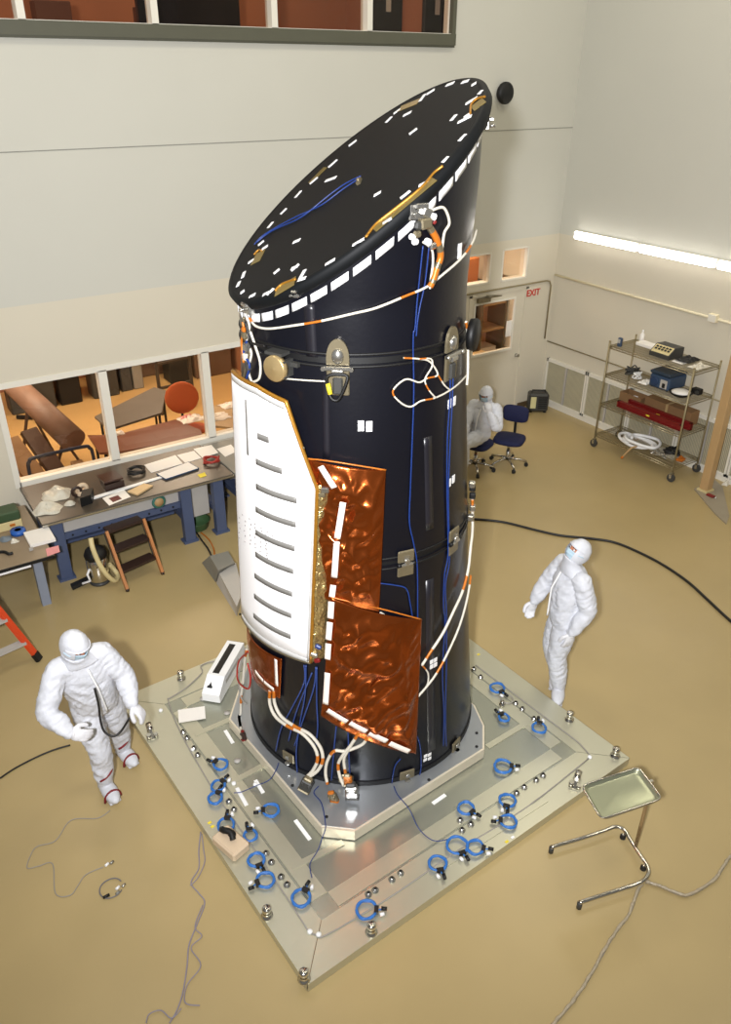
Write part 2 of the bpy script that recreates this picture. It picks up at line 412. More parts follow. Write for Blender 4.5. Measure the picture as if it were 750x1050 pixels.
rc = MB(); rc.tube([(XR-.02, YB-.02, 2.38), (XR-.02, 5.2, 2.335)], .02); 
tag(rc.build('wall_conduit', rail_m), 'white straight conduit along the right wall above the wire rack', 'conduit')
t = thing('junction_box', 'small cream junction box on the white conduit at right', 'electrical box', (XR, 6.72, 2.35))
MB().bb(XR-.07, XR, 6.66, 6.80, 2.30, 2.42, 0, .008).build('box', rail_m, t); MB().bb(XR-.08, XR-.07, 6.67, 6.79, 2.31, 2.41).build('cover', trim_white, t)
pts = [(8.1, YB-.02, 2.30), (10.42, YB-.02, 2.30), (10.5, YB-.02, 2.28), (10.54, YB-.02, 2.2), (10.54, YB-.02, 1.25)]
tag(MB().tube(pts, .014).build('door_conduit', pipe_m), 'thin grey conduit running over the door and bending down at the corner', 'conduit')
tag(MB().tube([(XR-.015, 9.93, 1.19), (XR-.015, 5.2, 1.19)], .012).build('low_conduit', pipe_m), 'thin grey conduit low on the right wall behind the rack', 'conduit')
b = MB(); b.lathe([(.0, 0), (.13, 0), (.15, .03), (.15, .07), (.12, .1), (0, .1)], (9.07, YB, 5.21), 28, axis=(0, -1, 0))
tag(b.build('wall_speaker', black_m), 'round black wall disc high on the back wall beside telescope top', 'speaker')
# EXIT sign lettering on its white plate
ex = thing('exit_sign', 'EXIT sign with red letters right of the door', 'sign', (10.10, YB, 2.1))
MB().bb(9.97+.02, 10.27, YB-.012, YB, 2.055, 2.215).build('sign_plate', cream_wall, ex)
cu = bpy.data.curves.new('x', 'FONT'); cu.body = 'EXIT'; cu.size = .155; cu.extrude = .003; cu.align_x = 'CENTER'; cu.offset = .003
to = bpy.data.objects.new('x', cu); COL.objects.link(to); bpy.context.view_layer.update()
me = bpy.data.meshes.new_from_object(to.evaluated_get(bpy.context.evaluated_depsgraph_get())); bpy.data.objects.remove(to)
me.transform(Matrix.Translation((10.13, YB-.015, 2.08)) @ Matrix.Rotation(PI/2, 4, 'X')); me.materials.clear(); me.materials.append(mat('exit_red', (196, 44, 30), .5))
lo = bpy.data.objects.new('lettering', me); COL.objects.link(lo); lo.parent = ex; lo.location = -wloc(ex)

# return-air grilles low on the right wall
glabs = ['grey return air grille nearest the corner on the right wall', 'grey return air grille second from the corner, behind rack end', 'grey return air grille behind the middle of the rack', 'grey return air grille behind the right rack post', 'grey return air grille at the right picture edge behind the post']
for i in range(5):
    y1 = 9.86-i*.98; y0 = y1-.96
    t = thing('air_grille', glabs[i], 'vent', (XR, (y0+y1)/2, .09), 'return air grilles')
    b = MB(); b.bb(XR-.035, XR, y0, y1, .84, .90); b.bb(XR-.035, XR, y0, y1, .09, .13); b.bb(XR-.035, XR, y0, y0+.03, .09, .9); b.bb(XR-.035, XR, y1-.03, y1, .09, .9)
    b.build('frame', trim_white, t)
    MB().bb(XR-.008, XR, y0+.02, y1-.02, .11, .86).build('backing', frame_gr, t)
    b = MB(); n = 34
    for k in range(n):
        yy = y0+.04+(y1-y0-.08)*k/(n-1); b.bb(XR-.022, XR-.008, yy-.004, yy+.004, .12, .85)
    b.build('louvre', mat('louvre_cream', (196, 188, 160), .5), t)
    b = MB(); b.bb(XR-.03, XR-.008, (y0+y1)/2-.02, (y0+y1)/2+.02, .12, .85); b.build('divider', panel_grey, t)


# ================================================================== TELESCOPE
ZR = [(.2, 1.05), (.68, 1.02), (1.37, .97), (2.2, .925), (2.9, .885), (3.5, .85), (3.9, .825), (4.2, .822), (4.4, .835), (4.65, .855), (4.9, .868), (5.5, .88)]
def TC(z): k = (z-.2)/3.7; return V((3.18-.055*k, 4.82+.037*k, 0))
def TR(z):
    if z <= ZR[0][0]: return ZR[0][1]
    for (a, ra), (b_, rb) in zip(ZR, ZR[1:]):
        if z <= b_: return ra+(rb-ra)*(z-a)/(b_-a)
    return ZR[-1][1]
def TP(th, z, off=0.):
    c = TC(z); r = TR(z)+off; return V((c.x+r*math.cos(th), c.y+r*math.sin(th), z))
def onT(x, y, off=0.):
    v = ray(x, y).normalized(); t = 3.0; hit = None
    best = (9, None)
    while t < 12:
        p = EYE+v*t; c = TC(p.z); d = math.hypot(p.x-c.x, p.y-c.y)-TR(p.z)-off
        if d < best[0]: best = (d, p.copy())
        if d < 0: break
        t += max(.002, d*.5)
        if d > best[0]+.3: break
    p = best[1]; c = TC(p.z); return (math.atan2(p.y-c.y, p.x-c.x), p.z)
def tframe(th, z, off=0.):          # x tangent (to the right seen from outside), y up, z outward
    n = V((math.cos(th), math.sin(th), 0)); return frame(TP(th, z, off), n, V((-math.sin(th), math.cos(th), 0)))
def unwrap(L):
    out = [list(L[0])]
    for a, z in L[1:]:
        while a-out[-1][0] > PI: a -= 2*PI
        while a-out[-1][0] < -PI: a += 2*PI
        out.append([a, z])
    return out
tel = thing('space_telescope', 'tall black cylindrical space telescope with slanted top, white radiator and copper foil', 'telescope', (3.18, 4.82, .2))
PH, SL, ZC = -.2, .76, 4.80
def planeZ(x, y):
    c = TC(4.8); return ZC + SL*((x-c.x)*math.cos(PH)+(y-c.y)*math.sin(PH))
def shell(name, za, zb, m_, off=0., zt=None, n=96):
    b = MB(); zs = [za+(zb-za)*i/12 for i in range(13)]; vs = []; fs = []
    for i, z in enumerate(zs):
        for k in range(n):
            th = 2*PI*k/n; zz = z
            if zt is not None: zz = za+(zt(th)-za)*i/12
            vs.append(TP(th, zz, off))
    for i in range(12):
        for k in range(n): fs.append([i*n+k, i*n+(k+1) % n, (i+1)*n+(k+1) % n, (i+1)*n+k])
    b.add(vs, fs, True); b.add(vs[:n], [list(range(n))]); b.add(vs[-n:], [list(range(n))])
    return b.build(name, m_, tel)
def slantZ(th, dz):
    z = 4.8
    for _ in range(25):
        p = TP(th, z); z = planeZ(p.x, p.y)-dz
    return z
shell('aft_barrel', .235, 2.315, tube_m)
shell('forward_barrel', 2.35, 3.83, tube_m)
shell('joint_ring', 2.30, 2.36, black_m, -.012); shell('joint_ring', 3.80, 3.89, black_m, -.014)
shell('base_ring', .205, .25, black_m, .008)
shell('sunshade', 3.875, 4.6, tube_m, 0., lambda th: slantZ(th, .075))
# flange lines that stand slightly proud
def hoop(z, r, off, m_, name='flange'):
    b = MB(); pts = [TP(2*PI*k/96, z, off) for k in range(96)]; b.tube(pts, r, 8, True); return b.build(name, m_, tel)
hoop(3.895, .010, .0, black_m); hoop(3.815, .010, .0, black_m); hoop(2.375, .008, .0, black_m); hoop(2.29, .008, 0., black_m)
# slanted aperture cover
Nn = V((-SL*math.cos(PH), -SL*math.sin(PH), 1)).normalized()
c0 = TC(4.8); c0.z = ZC
def CP(u, v, dn=0.):                 # footprint coords (u uphill, v across) -> point on the cover plane
    x = c0.x+u*math.cos(PH)-v*math.sin(PH); y = c0.y+u*math.sin(PH)+v*math.cos(PH)
    return V((x, y, planeZ(x, y)))+Nn*dn
b = MB(); n = 112; KU = .97; rings = [(.895, -.075), (.905, -.06), (.905, -.012), (.89, 0.), (.872, .004), (.862, .0), (.0, .0)]
vs = [CP(KU*r*math.cos(2*PI*k/n), r*math.sin(2*PI*k/n), d) for r, d in rings[:-1] for k in range(n)]
fs = [[i*n+k, i*n+(k+1) % n, (i+1)*n+(k+1) % n, (i+1)*n+k] for i in range(len(rings)-2) for k in range(n)]
b.add(vs, fs, True); b.add(vs[-n:], [list(range(n))]); b.add(vs[:n], [list(range(n))])
cover = b.build('aperture_cover', cover_m, tel)
def onC(x, y):
    v = ray(x, y); t = (c0-EYE).dot(Nn)/v.dot(Nn); return EYE+v*t
def cstrip(p0, p1, wd, m_=tape_w, name='tape_mark', parent=None, h=.004):
    p0, p1 = onC(*p0), onC(*p1); b = MB(); b.beam(p0+Nn*.003, p1+Nn*.003, wd, h, up=Nn); return b.build(name, m_, parent or cover)
marks = [((301,249),(308,246)),((299,276),(306,273)),((334,272),(344,266)),((269,256),(275,252)),((299,278),(307,271)),((308,286),(313,277)),((274,303),(281,296)),
 ((362,252),(374,245)),((393,230),(402,224)),((463,124),(468,118)),((454,167),(460,161)),((471,145),(478,138)),((470,126),(484,119)),((478,107),(490,100)),((430,191),(440,186)),
 ((411,204),(421,196)),((420,138),(428,132)),((414,119),(422,115)),((265,252),(271,247)),((255,270),(261,266)),((334,186),(345,182)),((384,201),(391,197)),((249,285),(251,279)),((243.8,294),(246,289)),((247,301),(251,298)),((256,305),(262,302)),
 ((281,281),(287,276)),((306,288),(314,285)),((270,303),(276,300)),((476,121),(482,117)),((431,104),(436,97)),((438,97),(446,92)),((458,88),(466,85)),((474,85),(481,83)),((484,88),(489,85)),((491,97),(495,93)),
 ((404,117),(411,112)),((396,126),(402,120)),((358,150),(366,144)),((337,172),(346,164)),((318,189),(326,182)),((303,203),(309,196)),((288,220),(294,214)),((275,234),(280,228))]
for a, c in marks: cstrip(a, c, .028)
for (a, c, wd) in (((262, 270), (268, 258), .09), ((283, 300), (303, 288), .10), ((384, 236), (446, 184), .085), ((410, 112), (430, 104), .07), ((318, 188), (334, 172), .06), ((485, 112), (497, 103), .10)):
    cstrip(a, c, wd, olive_m, 'amber_patch', cover, .003)
def carc(pts, r, m_, name, dn=.006):
    P = smooth([onC(*p)+Nn*dn for p in pts], 6); return MB().tube(P, r, 6).build(name, m_, cover)
carc([(376, 244), (386, 231), (402, 218), (425, 200), (436, 190), (446, 178), (455, 171)], .009, gold_m, 'gold_edging')
carc([(483, 117), (484, 108), (490, 102), (498, 100)], .008, gold_m, 'gold_edging'); carc([(283, 299), (290, 292), (304, 287)], .008, gold_m, 'gold_edging'); carc([(261, 262), (266, 257), (269, 258)], .007, gold_m, 'gold_edging')
carc([(262, 252), (272, 242), (300, 226), (330, 212), (352, 196), (370, 184)], .005, blue_c, 'sensor_cable', .012); carc([(264, 250), (280, 238), (310, 224), (338, 202), (355, 190), (371, 182)], .005, blue_c, 'sensor_cable', .012)
p = onC(369, 187); MB().box(p+Nn*.01, (.06, .03, .02), frame((0, 0, 0), Nn).to_3x3()).sph(p+Nn*.02, .014, 8).build('sensor_clip', bronze_m, cover)
def bracket(px, py, sz, m_=steel_m):
    th, z = onT(px, py, .03); b = MB(tframe(th, z, .02)); b.box((0, 0, 0), (sz, sz*.8, .05), None, 0, .008); b.box((sz*.1, sz*.3, .03), (sz*.7, sz*.25, .04), None, 0, .006); b.cyl((-sz*.2, -sz*.1, .02), (-sz*.2, -sz*.1, .06), sz*.12); return b.build('release_bracket', m_, tel)
bracket(428, 217, .12, steel_m); bracket(303, 301, .06, steel_m); bracket(508, 127, .09, steel_m); bracket(254, 316, .10, steel_m)

def tstrip(L, wd, m_, name, off=.003, parent=None, thick=.003, nseg=10):
    """strip along a (theta,z) polyline on the barrel"""
    L = unwrap(L); b = MB()
    (a0, z0), (a1, z1) = L[0], L[-1]
    zc = (z0+z1)/2; r = TR(zc); dx, dz = (a1-a0)*r, z1-z0; ln = math.hypot(dx, dz) or 1; nx, nz = -dz/ln, dx/ln
    fo = lambda u, v: TP(a0+(a1-a0)*u+nx*wd*(v-.5)/r, z0+(z1-z0)*u+nz*wd*(v-.5), off+thick)
    fi = lambda u, v: TP(a0+(a1-a0)*u+nx*wd*(v-.5)/r, z0+(z1-z0)*u+nz*wd*(v-.5), off-.002)
    b.slab(fo, fi, nseg, 2); return b.build(name, m_, parent or tel)
# white dashes below the slanted rim
nd = 38
for k in range(nd):
    a0 = 2*PI*k/nd+.02; a1 = a0+2*PI/nd*.80
    za, zb = slantZ(a0, .165), slantZ(a1, .165); b = MB()
    fo = lambda u, v: TP(a0+(a1-a0)*u, slantZ(a0+(a1-a0)*u, .135+.055*v), .006)
    fi = lambda u, v: TP(a0+(a1-a0)*u, slantZ(a0+(a1-a0)*u, .135+.055*v), -.002)
    b.slab(fo, fi, 5, 1); b.build('rim_tape', tape_w, tel)
# lighter vertical bands
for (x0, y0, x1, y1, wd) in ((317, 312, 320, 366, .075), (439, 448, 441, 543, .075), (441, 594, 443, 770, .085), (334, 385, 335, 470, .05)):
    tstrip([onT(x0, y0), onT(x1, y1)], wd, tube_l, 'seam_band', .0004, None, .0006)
# white marker decals
for (x, y, dx, dy, w_, h_) in ((370.3, 436.5, 0, 0, .042, .075), (378.7, 437, 0, 0, .042, .075), (461, 414, 0, 0, .04, .07), (466, 411, 0, 0, .035, .07), (461, 495, 0, 0, .035, .065), (465, 491, 0, 0, .035, .065), (471.5, 253.5, 0, 0, .05, .05), (471.3, 261, 0, 0, .05, .05),
    (442.5, 683.5, 0, 0, .035, .04), (446.5, 681.5, 0, 0, .035, .04), (442.5, 678.5, 0, 0, .035, .04), (446.5, 676.5, 0, 0, .035, .04), (436, 779, 0, 0, .035, .03), (440.5, 777.5, 0, 0, .035, .03), (436.5, 775, 0, 0, .035, .03), (440.5, 773.5, 0, 0, .035, .03)):
    th, z = onT(x, y); b = MB(tframe(th, z, .002)); b.box((0, 0, 0), (w_, h_, .004)); b.build('target_decal', tape_w, tel)

# latches that clamp the barrel joints
def latch(x, y, w_, h_, dome=False, clampz=0.0, single=False):
    th, z = onT(x, y); F = tframe(th, z, .004); b = MB(F)
    if dome:
        poly = [(w_/2*math.cos(a), h_*.16+h_*.34*math.sin(a)) for a in [PI*k/12 for k in range(13)]]+[(-w_/2, h_*.05), (w_/2, h_*.05)]
        b.prism(poly, 0, .02); b.box((0, -h_*.25, .010), (w_*1.0, h_*.5, .02), None, 0, .006)
    elif single: b.box((0, 0, .010), (w_, h_, .02), None, 0, .012)
    else:
        b.box((0, h_*.27, .010), (w_, h_*.46, .02), None, 0, .012); b.box((0, -h_*.27, .010), (w_, h_*.46, .02), None, 0, .012)
    o = b.build('latch_plate', bronze_m, tel)
    b = MB(F)
    if dome:
        b.sph((0, h_*.2, .02), (w_*.28, h_*.14, .025)); b.build('dome', steel_m, o); b = MB(F); b.box((0, 0, .035), (w_*1.25, h_*.07, .03), None, 0, .006); b.box((0, -h_*.08, .03), (w_*.55, h_*.1, .04), None, 0, .008)
        b.cyl((-w_*.62, 0, .03), (-w_*.62, 0, .06), .014); b.cyl((w_*.62, 0, .03), (w_*.62, 0, .06), .014); b.build('clamp_bar', steel_m, o)
        b = MB(F); b.box((0, -h_*.32, .025), (w_*.45, h_*.3, .03), None, 0, .01); b.build('lever', dgrey_m, o)
    elif single:
        b.cyl((0, 0, .02), (0, 0, .03), .02); b.box((0, -h_*.62, .02), (w_*.35, h_*.3, .05), None, 0, .01); b.build('bolt', steel_m, o)
    else:
        b.box((0, 0, .03), (w_*.75, h_*.10, .025), None, 0, .006); b.cyl((0, h_*.12, .02), (0, h_*.12, .045), w_*.16); b.box((0, h_*.2, .026), (w_*.3, h_*.2, .012)); b.build('clamp_bar', steel_m, o)
        for q in ((-.55, -.30, .016), (.35, .55, .013)): MB(F).cyl((w_*q[0], 0, .025), (w_*q[1], 0, .025), q[2]).build('clamp_bolt', black_m, o)
latch(347, 376, .15, .38, True); latch(461, 362, .15, .38, True)
latch(415.5, 576.5, .135, .225); latch(463.5, 554, .14, .225)
latch(417, 793, .14, .10, single=True); latch(466.5, 763, .13, .11, single=True); latch(297, 775, .13, .10, single=True); latch(355, 797, .13, .09, single=True)
# other latches round the far side, same hardware
for dth in (1.2, 2.1, 3.1):
    for z in (2.33,):
        F = tframe(dth-.3, z, .004); b = MB(F); b.box((0, .06, .01), (.13, .1, .02), None, 0, .012); b.box((0, -.06, .01), (.13, .1, .02), None, 0, .012); b.box((0, 0, .03), (.1, .03, .03)); b.build('latch_plate', bronze_m, tel)
# bronze disc sensor with bracket, and the dark one seen edge-on at the right
def disc(x, y, r, m_, name, off=.10):
    th, z = onT(x, y, off); F = tframe(th, z, 0.); b = MB(F)
    b.lathe([(0, off-.03), (r, off-.03), (r*1.02, off-.01), (r, off+.01), (r*.9, off+.016), (r*.2, off+.014), (.0, off+.022)], (0, 0, 0), 28); o = b.build(name, m_, tel)
    b = MB(F); b.box((r*.7, 0, off*.5), (.03, r*1.3, off)); b.box((-.2*r, r*1.05, off*.45), (r*1.6, .02, off*.9)); b.box((r*1.2, r*.3, .02), (r*.7, .03, .03)); b.build('disc_bracket', dgrey_m, o); return o
disc(282, 378, .088, mat('pale_bronze_disc', (206, 180, 130), .32, .7, .1, 20), 'sun_sensor')
th, z = onT(474, 350); F = tframe(th, z, 0.); b = MB(F); b.lathe([(0, .0), (.11, .0), (.115, .03), (.11, .055), (0, .06)], (.09, .03, .03), 24); b.build('sun_sensor', black_m, tel)
# carabiner hanging from the left latch
th, z = onT(346, 395, .05); F = tframe(th, z, .05)
b = MB(F); b.tube(smooth([(-.06, .06, 0), (.055, .07, 0), (.06, .02, .01), (.01, -.09, .015), (-.035, -.09, .015), (-.06, -.03, 0)], 6, True), .011, 8, True); o = b.build('carabiner', black_m, tel)
b = MB(F); b.cyl((-.062, .01, 0), (-.045, -.06, .01), .016); b.build('sleeve', yellow_m, o)

def tcable(px, r, m_, off=.015, name='harness_cable', stripe=None, k=7, mats2=None):
    L = unwrap([onT(*p, off) for p in px]); P = smooth([V((a, z, 0)) for a, z in L], k)
    pts = [TP(p.x, p.y, off) for p in P]
    return MB().tube(pts, r, 7, stripe=stripe).build(name, m_ if mats2 is None else [m_, mats2], tel)
# strain-gauge cables (blue)
for px in ([(434, 252), (430, 290), (426, 335), (424, 345), (424.5, 400), (423, 450), (421, 500), (420, 535), (424, 556), (428, 580), (428.5, 630), (428, 640)],
           [(440, 254), (436, 290), (429, 325), (427, 345)],
           [(462, 382), (461.5, 410), (459, 450), (458.5, 500), (459.5, 540), (459.5, 570), (456, 590), (455, 620), (456.5, 640), (454, 690), (455.5, 730), (455, 765)],
           [(465, 382), (464, 410), (462, 450), (460, 500), (460.5, 540), (461, 575), (457, 600), (458, 632), (458, 680), (457, 735), (458, 765)],
           [(426, 750), (431, 765), (432, 785), (430, 797)], [(411, 778), (405, 786), (402, 803)], [(390, 598), (405, 600), (417, 604), (421, 620), (423, 632)],
           [(423, 690), (424, 720), (428, 750)]):
    tcable(px, .0050, blue_c, .012, 'sensor_cable')
for px in ([(312, 682), (312, 700), (300, 725), (288, 748), (283, 770)], [(314, 682), (313, 712), (308, 740), (304, 770), (305, 792)], [(324, 684), (322, 705), (312, 735), (302, 765)], [(325, 684), (325, 720), (326, 745), (324, 765)], [(345, 745), (343, 765), (340, 800)], [(357, 748), (358, 775), (359, 798)], [(320, 690), (304, 730), (296, 760)]):
    tcable(px, .006, mat('navy_blue_cable', (44, 66, 128), .45), .012, 'sensor_cable')
wh = dict(stripe=(4, 6, 1), mats2=orange_c)
tcable([(256, 326), (262, 334), (275, 337), (300, 334), (330, 329), (360, 322), (385, 316), (415, 304), (438, 294), (456, 280), (474, 264), (484, 250), (489, 236)], .0085, white_c, .02, **wh)
tcable([(414, 367), (430, 368), (441, 371), (449, 384), (438, 388), (430, 392), (416, 389), (403, 401), (410, 412), (421, 417), (432, 411), (446, 408), (462, 400), (474, 390), (479, 384)], .0065, white_c, .02, **wh)
tcable([(430, 368), (442, 368), (443, 376), (436, 389), (440, 400), (447, 408)], .006, white_c, .024, **wh); tcable([(449, 384), (456, 395), (462, 400)], .006, white_c, .02, **wh)
tcable([(486, 512), (485, 535), (483, 560), (481, 580), (475, 605), (466, 625), (455, 648), (442, 668), (433, 682)], .012, white_c, .04, **wh)
tcable([(483, 590), (480, 610), (472, 640), (460, 668), (448, 690), (436, 706), (427, 716)], .010, white_c, .03, **wh)
tcable([(433, 682), (439, 690), (439, 700), (435, 707)], .007, white_c, .02, **wh)
tcable([(390, 628), (396, 632), (399, 638)], .009, white_c, .02)
b = MB()
for (x, y) in ((487, 500), (486, 508), (484, 520), (482, 530), (483, 496)):
    th, z = onT(x, y, .03); b.xf = tframe(th, z, .03); b.box((random.uniform(-.01, .01), 0, .01), (.05, .05, .05), None, random.choice((0, 0, 1)), .008)
b.build('connector_block', [black_m, steel_m], tel)
tcable([(478, 330), (480, 345), (480, 380), (479, 395)], .01, white_c, .03, **wh)
# cable bundle at the cover release
tcable([(440, 232), (448, 246), (452, 262), (448, 275), (444, 288), (441, 294)], .022, orange_c, .04, 'foil_wrapped_bundle', stripe=(3, 3, 1), mats2=bronze_m)
tcable([(442, 216), (455, 213), (461, 228), (456, 238), (454, 250), (452, 268), (447, 288)], .009, white_c, .03); tcable([(434, 248), (443, 256), (444, 270), (442, 286), (441, 296)], .008, white_c, .03)
for (x, y, s_, m_) in ((444, 222, .05, tape_w), (437, 218, .07, steel_m), (430, 231, .06, dgrey_m), (423, 243, .045, tape_w), (426, 248, .045, tape_w), (439, 248, .05, tape_w), (436, 229, .08, bronze_m), (446, 228, .03, red_m), (444, 252, .05, steel_m), (428, 240, .05, bronze_m)):
    th, z = onT(x, y, .05); b = MB(tframe(th, z, .05) @ Matrix.Rotation(random.uniform(-.5, .5), 4, 'Z')); b.box((0, 0, 0), (s_, s_*.8, s_*.7), None, 0, .01); b.build('connector', m_, tel)
# tangle of wires down the left of the sunshade
for i, (c_, px) in enumerate(((white_c, [(252, 322), (256, 335), (253, 350), (258, 362), (255, 380), (260, 395)]), (bronze_m, [(250, 325), (251, 345), (256, 360), (252, 378), (249, 392)]), (orange_c, [(249, 330), (250, 338), (248, 350), (250, 372)]), (blue_c, [(253, 350), (250, 362), (256, 374), (253, 388)]), (white_c, [(257, 340), (262, 355), (267, 372), (266, 388), (258, 392)]), (black_c, [(252, 330), (258, 350), (272, 355)]))):
    tcable(px, .009, c_, .035+.006*i)
for (x, y, s_, m_) in ((251, 344, .05, bronze_m), (253, 356, .06, steel_m), (252, 366, .05, white_c), (255, 376, .05, dgrey_m), (250, 338, .04, orange_c)):
    th, z = onT(x, y, .05); b = MB(tframe(th, z, .05)); b.box((0, 0, 0), (s_, s_, s_*.7), None, 0, .01); b.build('connector', m_, tel)
tcable([(292, 388), (315, 390), (337, 391)], .006, white_c, .015); 

# white radiator panel standing off the barrel
A = math.radians
RO = .10
def rth(z): return A(-138.7 + (z-2.97)/(1.5-2.97)*(-143.9+138.7)) if z < 2.97 else A(-138.7-(z-2.97)/.59*18.0)
def rtop(u): return 2.97+(u/.25)*.60 if u < .25 else 3.57+.05*min(1, (u-.25)/.3)
THL = A(-191)
def RP(u, v, off):
    zt = rtop(u); z = 1.485+(zt-1.485)*v
    zr = min(z, 2.97) if u > 0 else min(z, 2.97)
    a0 = A(-138.7+(zr-2.97)/(1.5-2.97)*(-143.9+138.7)); return TP(a0+(THL-a0)*u, z, off)
b = MB(); b.slab(lambda u, v: RP(u, v, RO), lambda u, v: RP(u, v, RO-.03), 48, 12)
rad = b.build('radiator', rad_m, tel)
def rim(path, wd, m_, name, r=.017):
    MB().tube([RP(u, v, RO-.012) for u, v in path], r, 8).build(name, m_, rad)
rim([(0, k/20) for k in range(21)]+[(.25*k/20, 1) for k in range(1, 21)]+[(.25+.75*k/40, 1) for k in range(1, 41)], 0, gold_m, 'gold_edge', .016)
rim([(1-k/40, 0) for k in range(41)], 0, bronze_m, 'lower_edge', .016)
# dull tape border on the face
b = MB(); b.slab(lambda u, v: RP(.012+.02*u, .01+.98*v, RO+.003), lambda u, v: RP(.012+.02*u, .01+.98*v, RO-.002), 2, 20); b.build('edge_tape', mat('pale_edge_tape', (206, 206, 204), .4, .2, .15, 20), rad)
b = MB(); b.slab(lambda u, v: RP(.02+.96*u, .975+.018*v, RO+.003), lambda u, v: RP(.02+.96*u, .975+.018*v, RO-.002), 40, 2); b.build('edge_tape', _mats['pale_edge_tape'], rad)
b = MB(); b.slab(lambda u, v: RP(.02+.96*u, .004+.02*v, RO+.003), lambda u, v: RP(.02+.96*u, .004+.02*v, RO-.002), 40, 2); b.build('edge_tape', _mats['pale_edge_tape'], rad)
for (x0, y0, x1, y1) in ((264.5, 446.5, 276, 451.5), (263, 472, 289.5, 484), (263, 496.5, 304.6, 515), (262.6, 520, 303.7, 540), (262.5, 543.5, 302.3, 564.5), (262.4, 566.5, 301, 587.5), (261.5, 589.5, 300, 609.5), (261, 610.5, 299, 631.5), (260.5, 631.5, 298.3, 652)):
    a0, z0 = onT(x0, y0, RO); a1, z1 = onT(x1, y1, RO); (a0, z0), (a1, z1) = unwrap([(a0, z0), (a1, z1)])
    zm = (z0+z1)/2; b = MB(); b.slab(lambda u, v: TP(a0+(a1-a0)*u, zm+.022*(v-.5)*2, RO+.004), lambda u, v: TP(a0+(a1-a0)*u, zm+.022*(v-.5)*2, RO-.002), 12, 1); b.build('slot_tape', rad_slot, rad)
a0, z0 = onT(252.5, 410, RO); a1, z1 = onT(252.5, 465, RO)
b = MB(); b.slab(lambda u, v: TP(a0+.02*(u-.5), z0+(z1-z0)*v, RO+.004), lambda u, v: TP(a0+.02*(u-.5), z0+(z1-z0)*v, RO-.002), 1, 6); b.build('slot_tape', rad_slot, rad)
b = MB()
for (x, y) in [(244+i*6, 524+i*4.4) for i in range(9)]+[(246+j*5.5, 531+i*5+j*3.6) for i in range(5) for j in range(6)]+[(274, 553+i*5) for i in range(6)]:
    th, z = onT(x+random.uniform(-1, 1), y+random.uniform(-1, 1), RO); b.xf = tframe(th, z, RO); b.box((0, 0, 0), (.010, .012, .006))
b.build('rivet_marks', mat('grey_rivet', (150, 146, 144), .5), rad)
# crinkled insulation filling the gap behind the radiator's right edge
b = MB()
def mp(u, v, o):
    z = 1.5+1.5*v; a = rth(z)+.015+u*.09; p = TP(a, z, RO*(1-u)**.7+o)
    return p+V((math.cos(a), math.sin(a), 0))*.02*noise.noise(p*16)
b.slab(lambda u, v: mp(u, v, .0), lambda u, v: mp(u, v, -.01), 8, 70); b.build('edge_insulation', mli_m, rad)
for (x, y, s_, m_) in ((333, 503, .06, steel_m), (330, 508, .05, bronze_m), (322, 672, .06, steel_m), (326, 664, .05, blue_c), (325, 678, .05, red_m), (318, 594, .03, bronze_m), (310, 460, .03, bronze_m), (245, 630, .03, black_m)):
    th, z = onT(x, y, RO); b = MB(tframe(th, z, RO-.01) @ Matrix.Rotation(random.uniform(-.6, .6), 4, 'Z')); b.box((0, 0, 0), (s_, s_*.7, s_*.6), None, 0, .008); b.build('corner_fitting', m_, rad)

# copper foil blankets
def blanket(c, off, amp, sd, nu=80, nv=80, folds=()):
    L = unwrap([onT(*p, off) for p in c])      # TL TR BR BL
    def P(u, v, o):
        a = (L[3][0]*(1-u)+L[2][0]*u)*(1-v)+(L[0][0]*(1-u)+L[1][0]*u)*v
        z = (L[3][1]*(1-u)+L[2][1]*u)*(1-v)+(L[0][1]*(1-u)+L[1][1]*u)*v
        q = V((a*1.0+sd, z, sd))
        edge = min(1, 6*min(u, 1-u, v, 1-v))
        h = 1-abs(noise.noise(q*2.6))*2.2; h2 = 1-abs(noise.noise(V((q.x*4.5+q.y*2.3, q.y*2.4-q.x, 3.3))))*2.; h3 = 1-abs(noise.noise(V((q.x*9-q.y*4, q.y*7, 1.))))*2
        d = amp*(.8*h+.9*h2+.55*h3)*edge
        return TP(a, z, off+d+o)
    b = MB(); b.slab(lambda u, v: P(u, v, 0), lambda u, v: P(u, v, -.006), nu, nv)
    o = b.build('foil_blanket', foil_m, tel); return o, P
bl1, P1 = blanket([(311, 469), (396, 482), (389, 628), (328, 612)], .04, .036, 1.7)
bl2, P2 = blanket([(339, 612), (433, 635), (427, 773), (329, 734)], .05, .036, 5.1)
bl3, P3 = blanket([(246, 640), (289, 676), (287, 717), (258, 694)], .025, .008, 9.2, 30, 20)
tc_ = lambda pts, r, bl, off: MB().tube(smooth([TP(*onT(*p, off), off) for p in pts], 4), r, 6).build('blanket_tie', white_c, bl)
def bstrip(p0, p1, bl, wd=.045, off=.075):
    L = [onT(*p0, off), onT(*p1, off)]; return tstrip(L, wd, tape_pk, 'tape_strip', off, bl, .004, 12)
for a, c in (((329, 478), (343, 500)), ((352, 515), (346, 552)), ((345.5, 555), (343, 592)), ((342, 600), (340.5, 612))): bstrip(a, c, bl1, .04, .09)
for a, c in (((340, 617), (339, 634)), ((338.5, 638), (337, 656)), ((337, 660), (336, 676)), ((336, 690), (334, 722)), ((336, 728), (356, 740)), ((359, 741), (376, 750)), ((379, 751.5), (397, 760)), ((400, 762), (420, 770.5))): bstrip(a, c, bl2, .042, .085)
for a, c in (((283, 676), (284, 703)), ((262, 688), (270, 698)), ((271, 699), (281, 707))): bstrip(a, c, bl3, .03, .045)
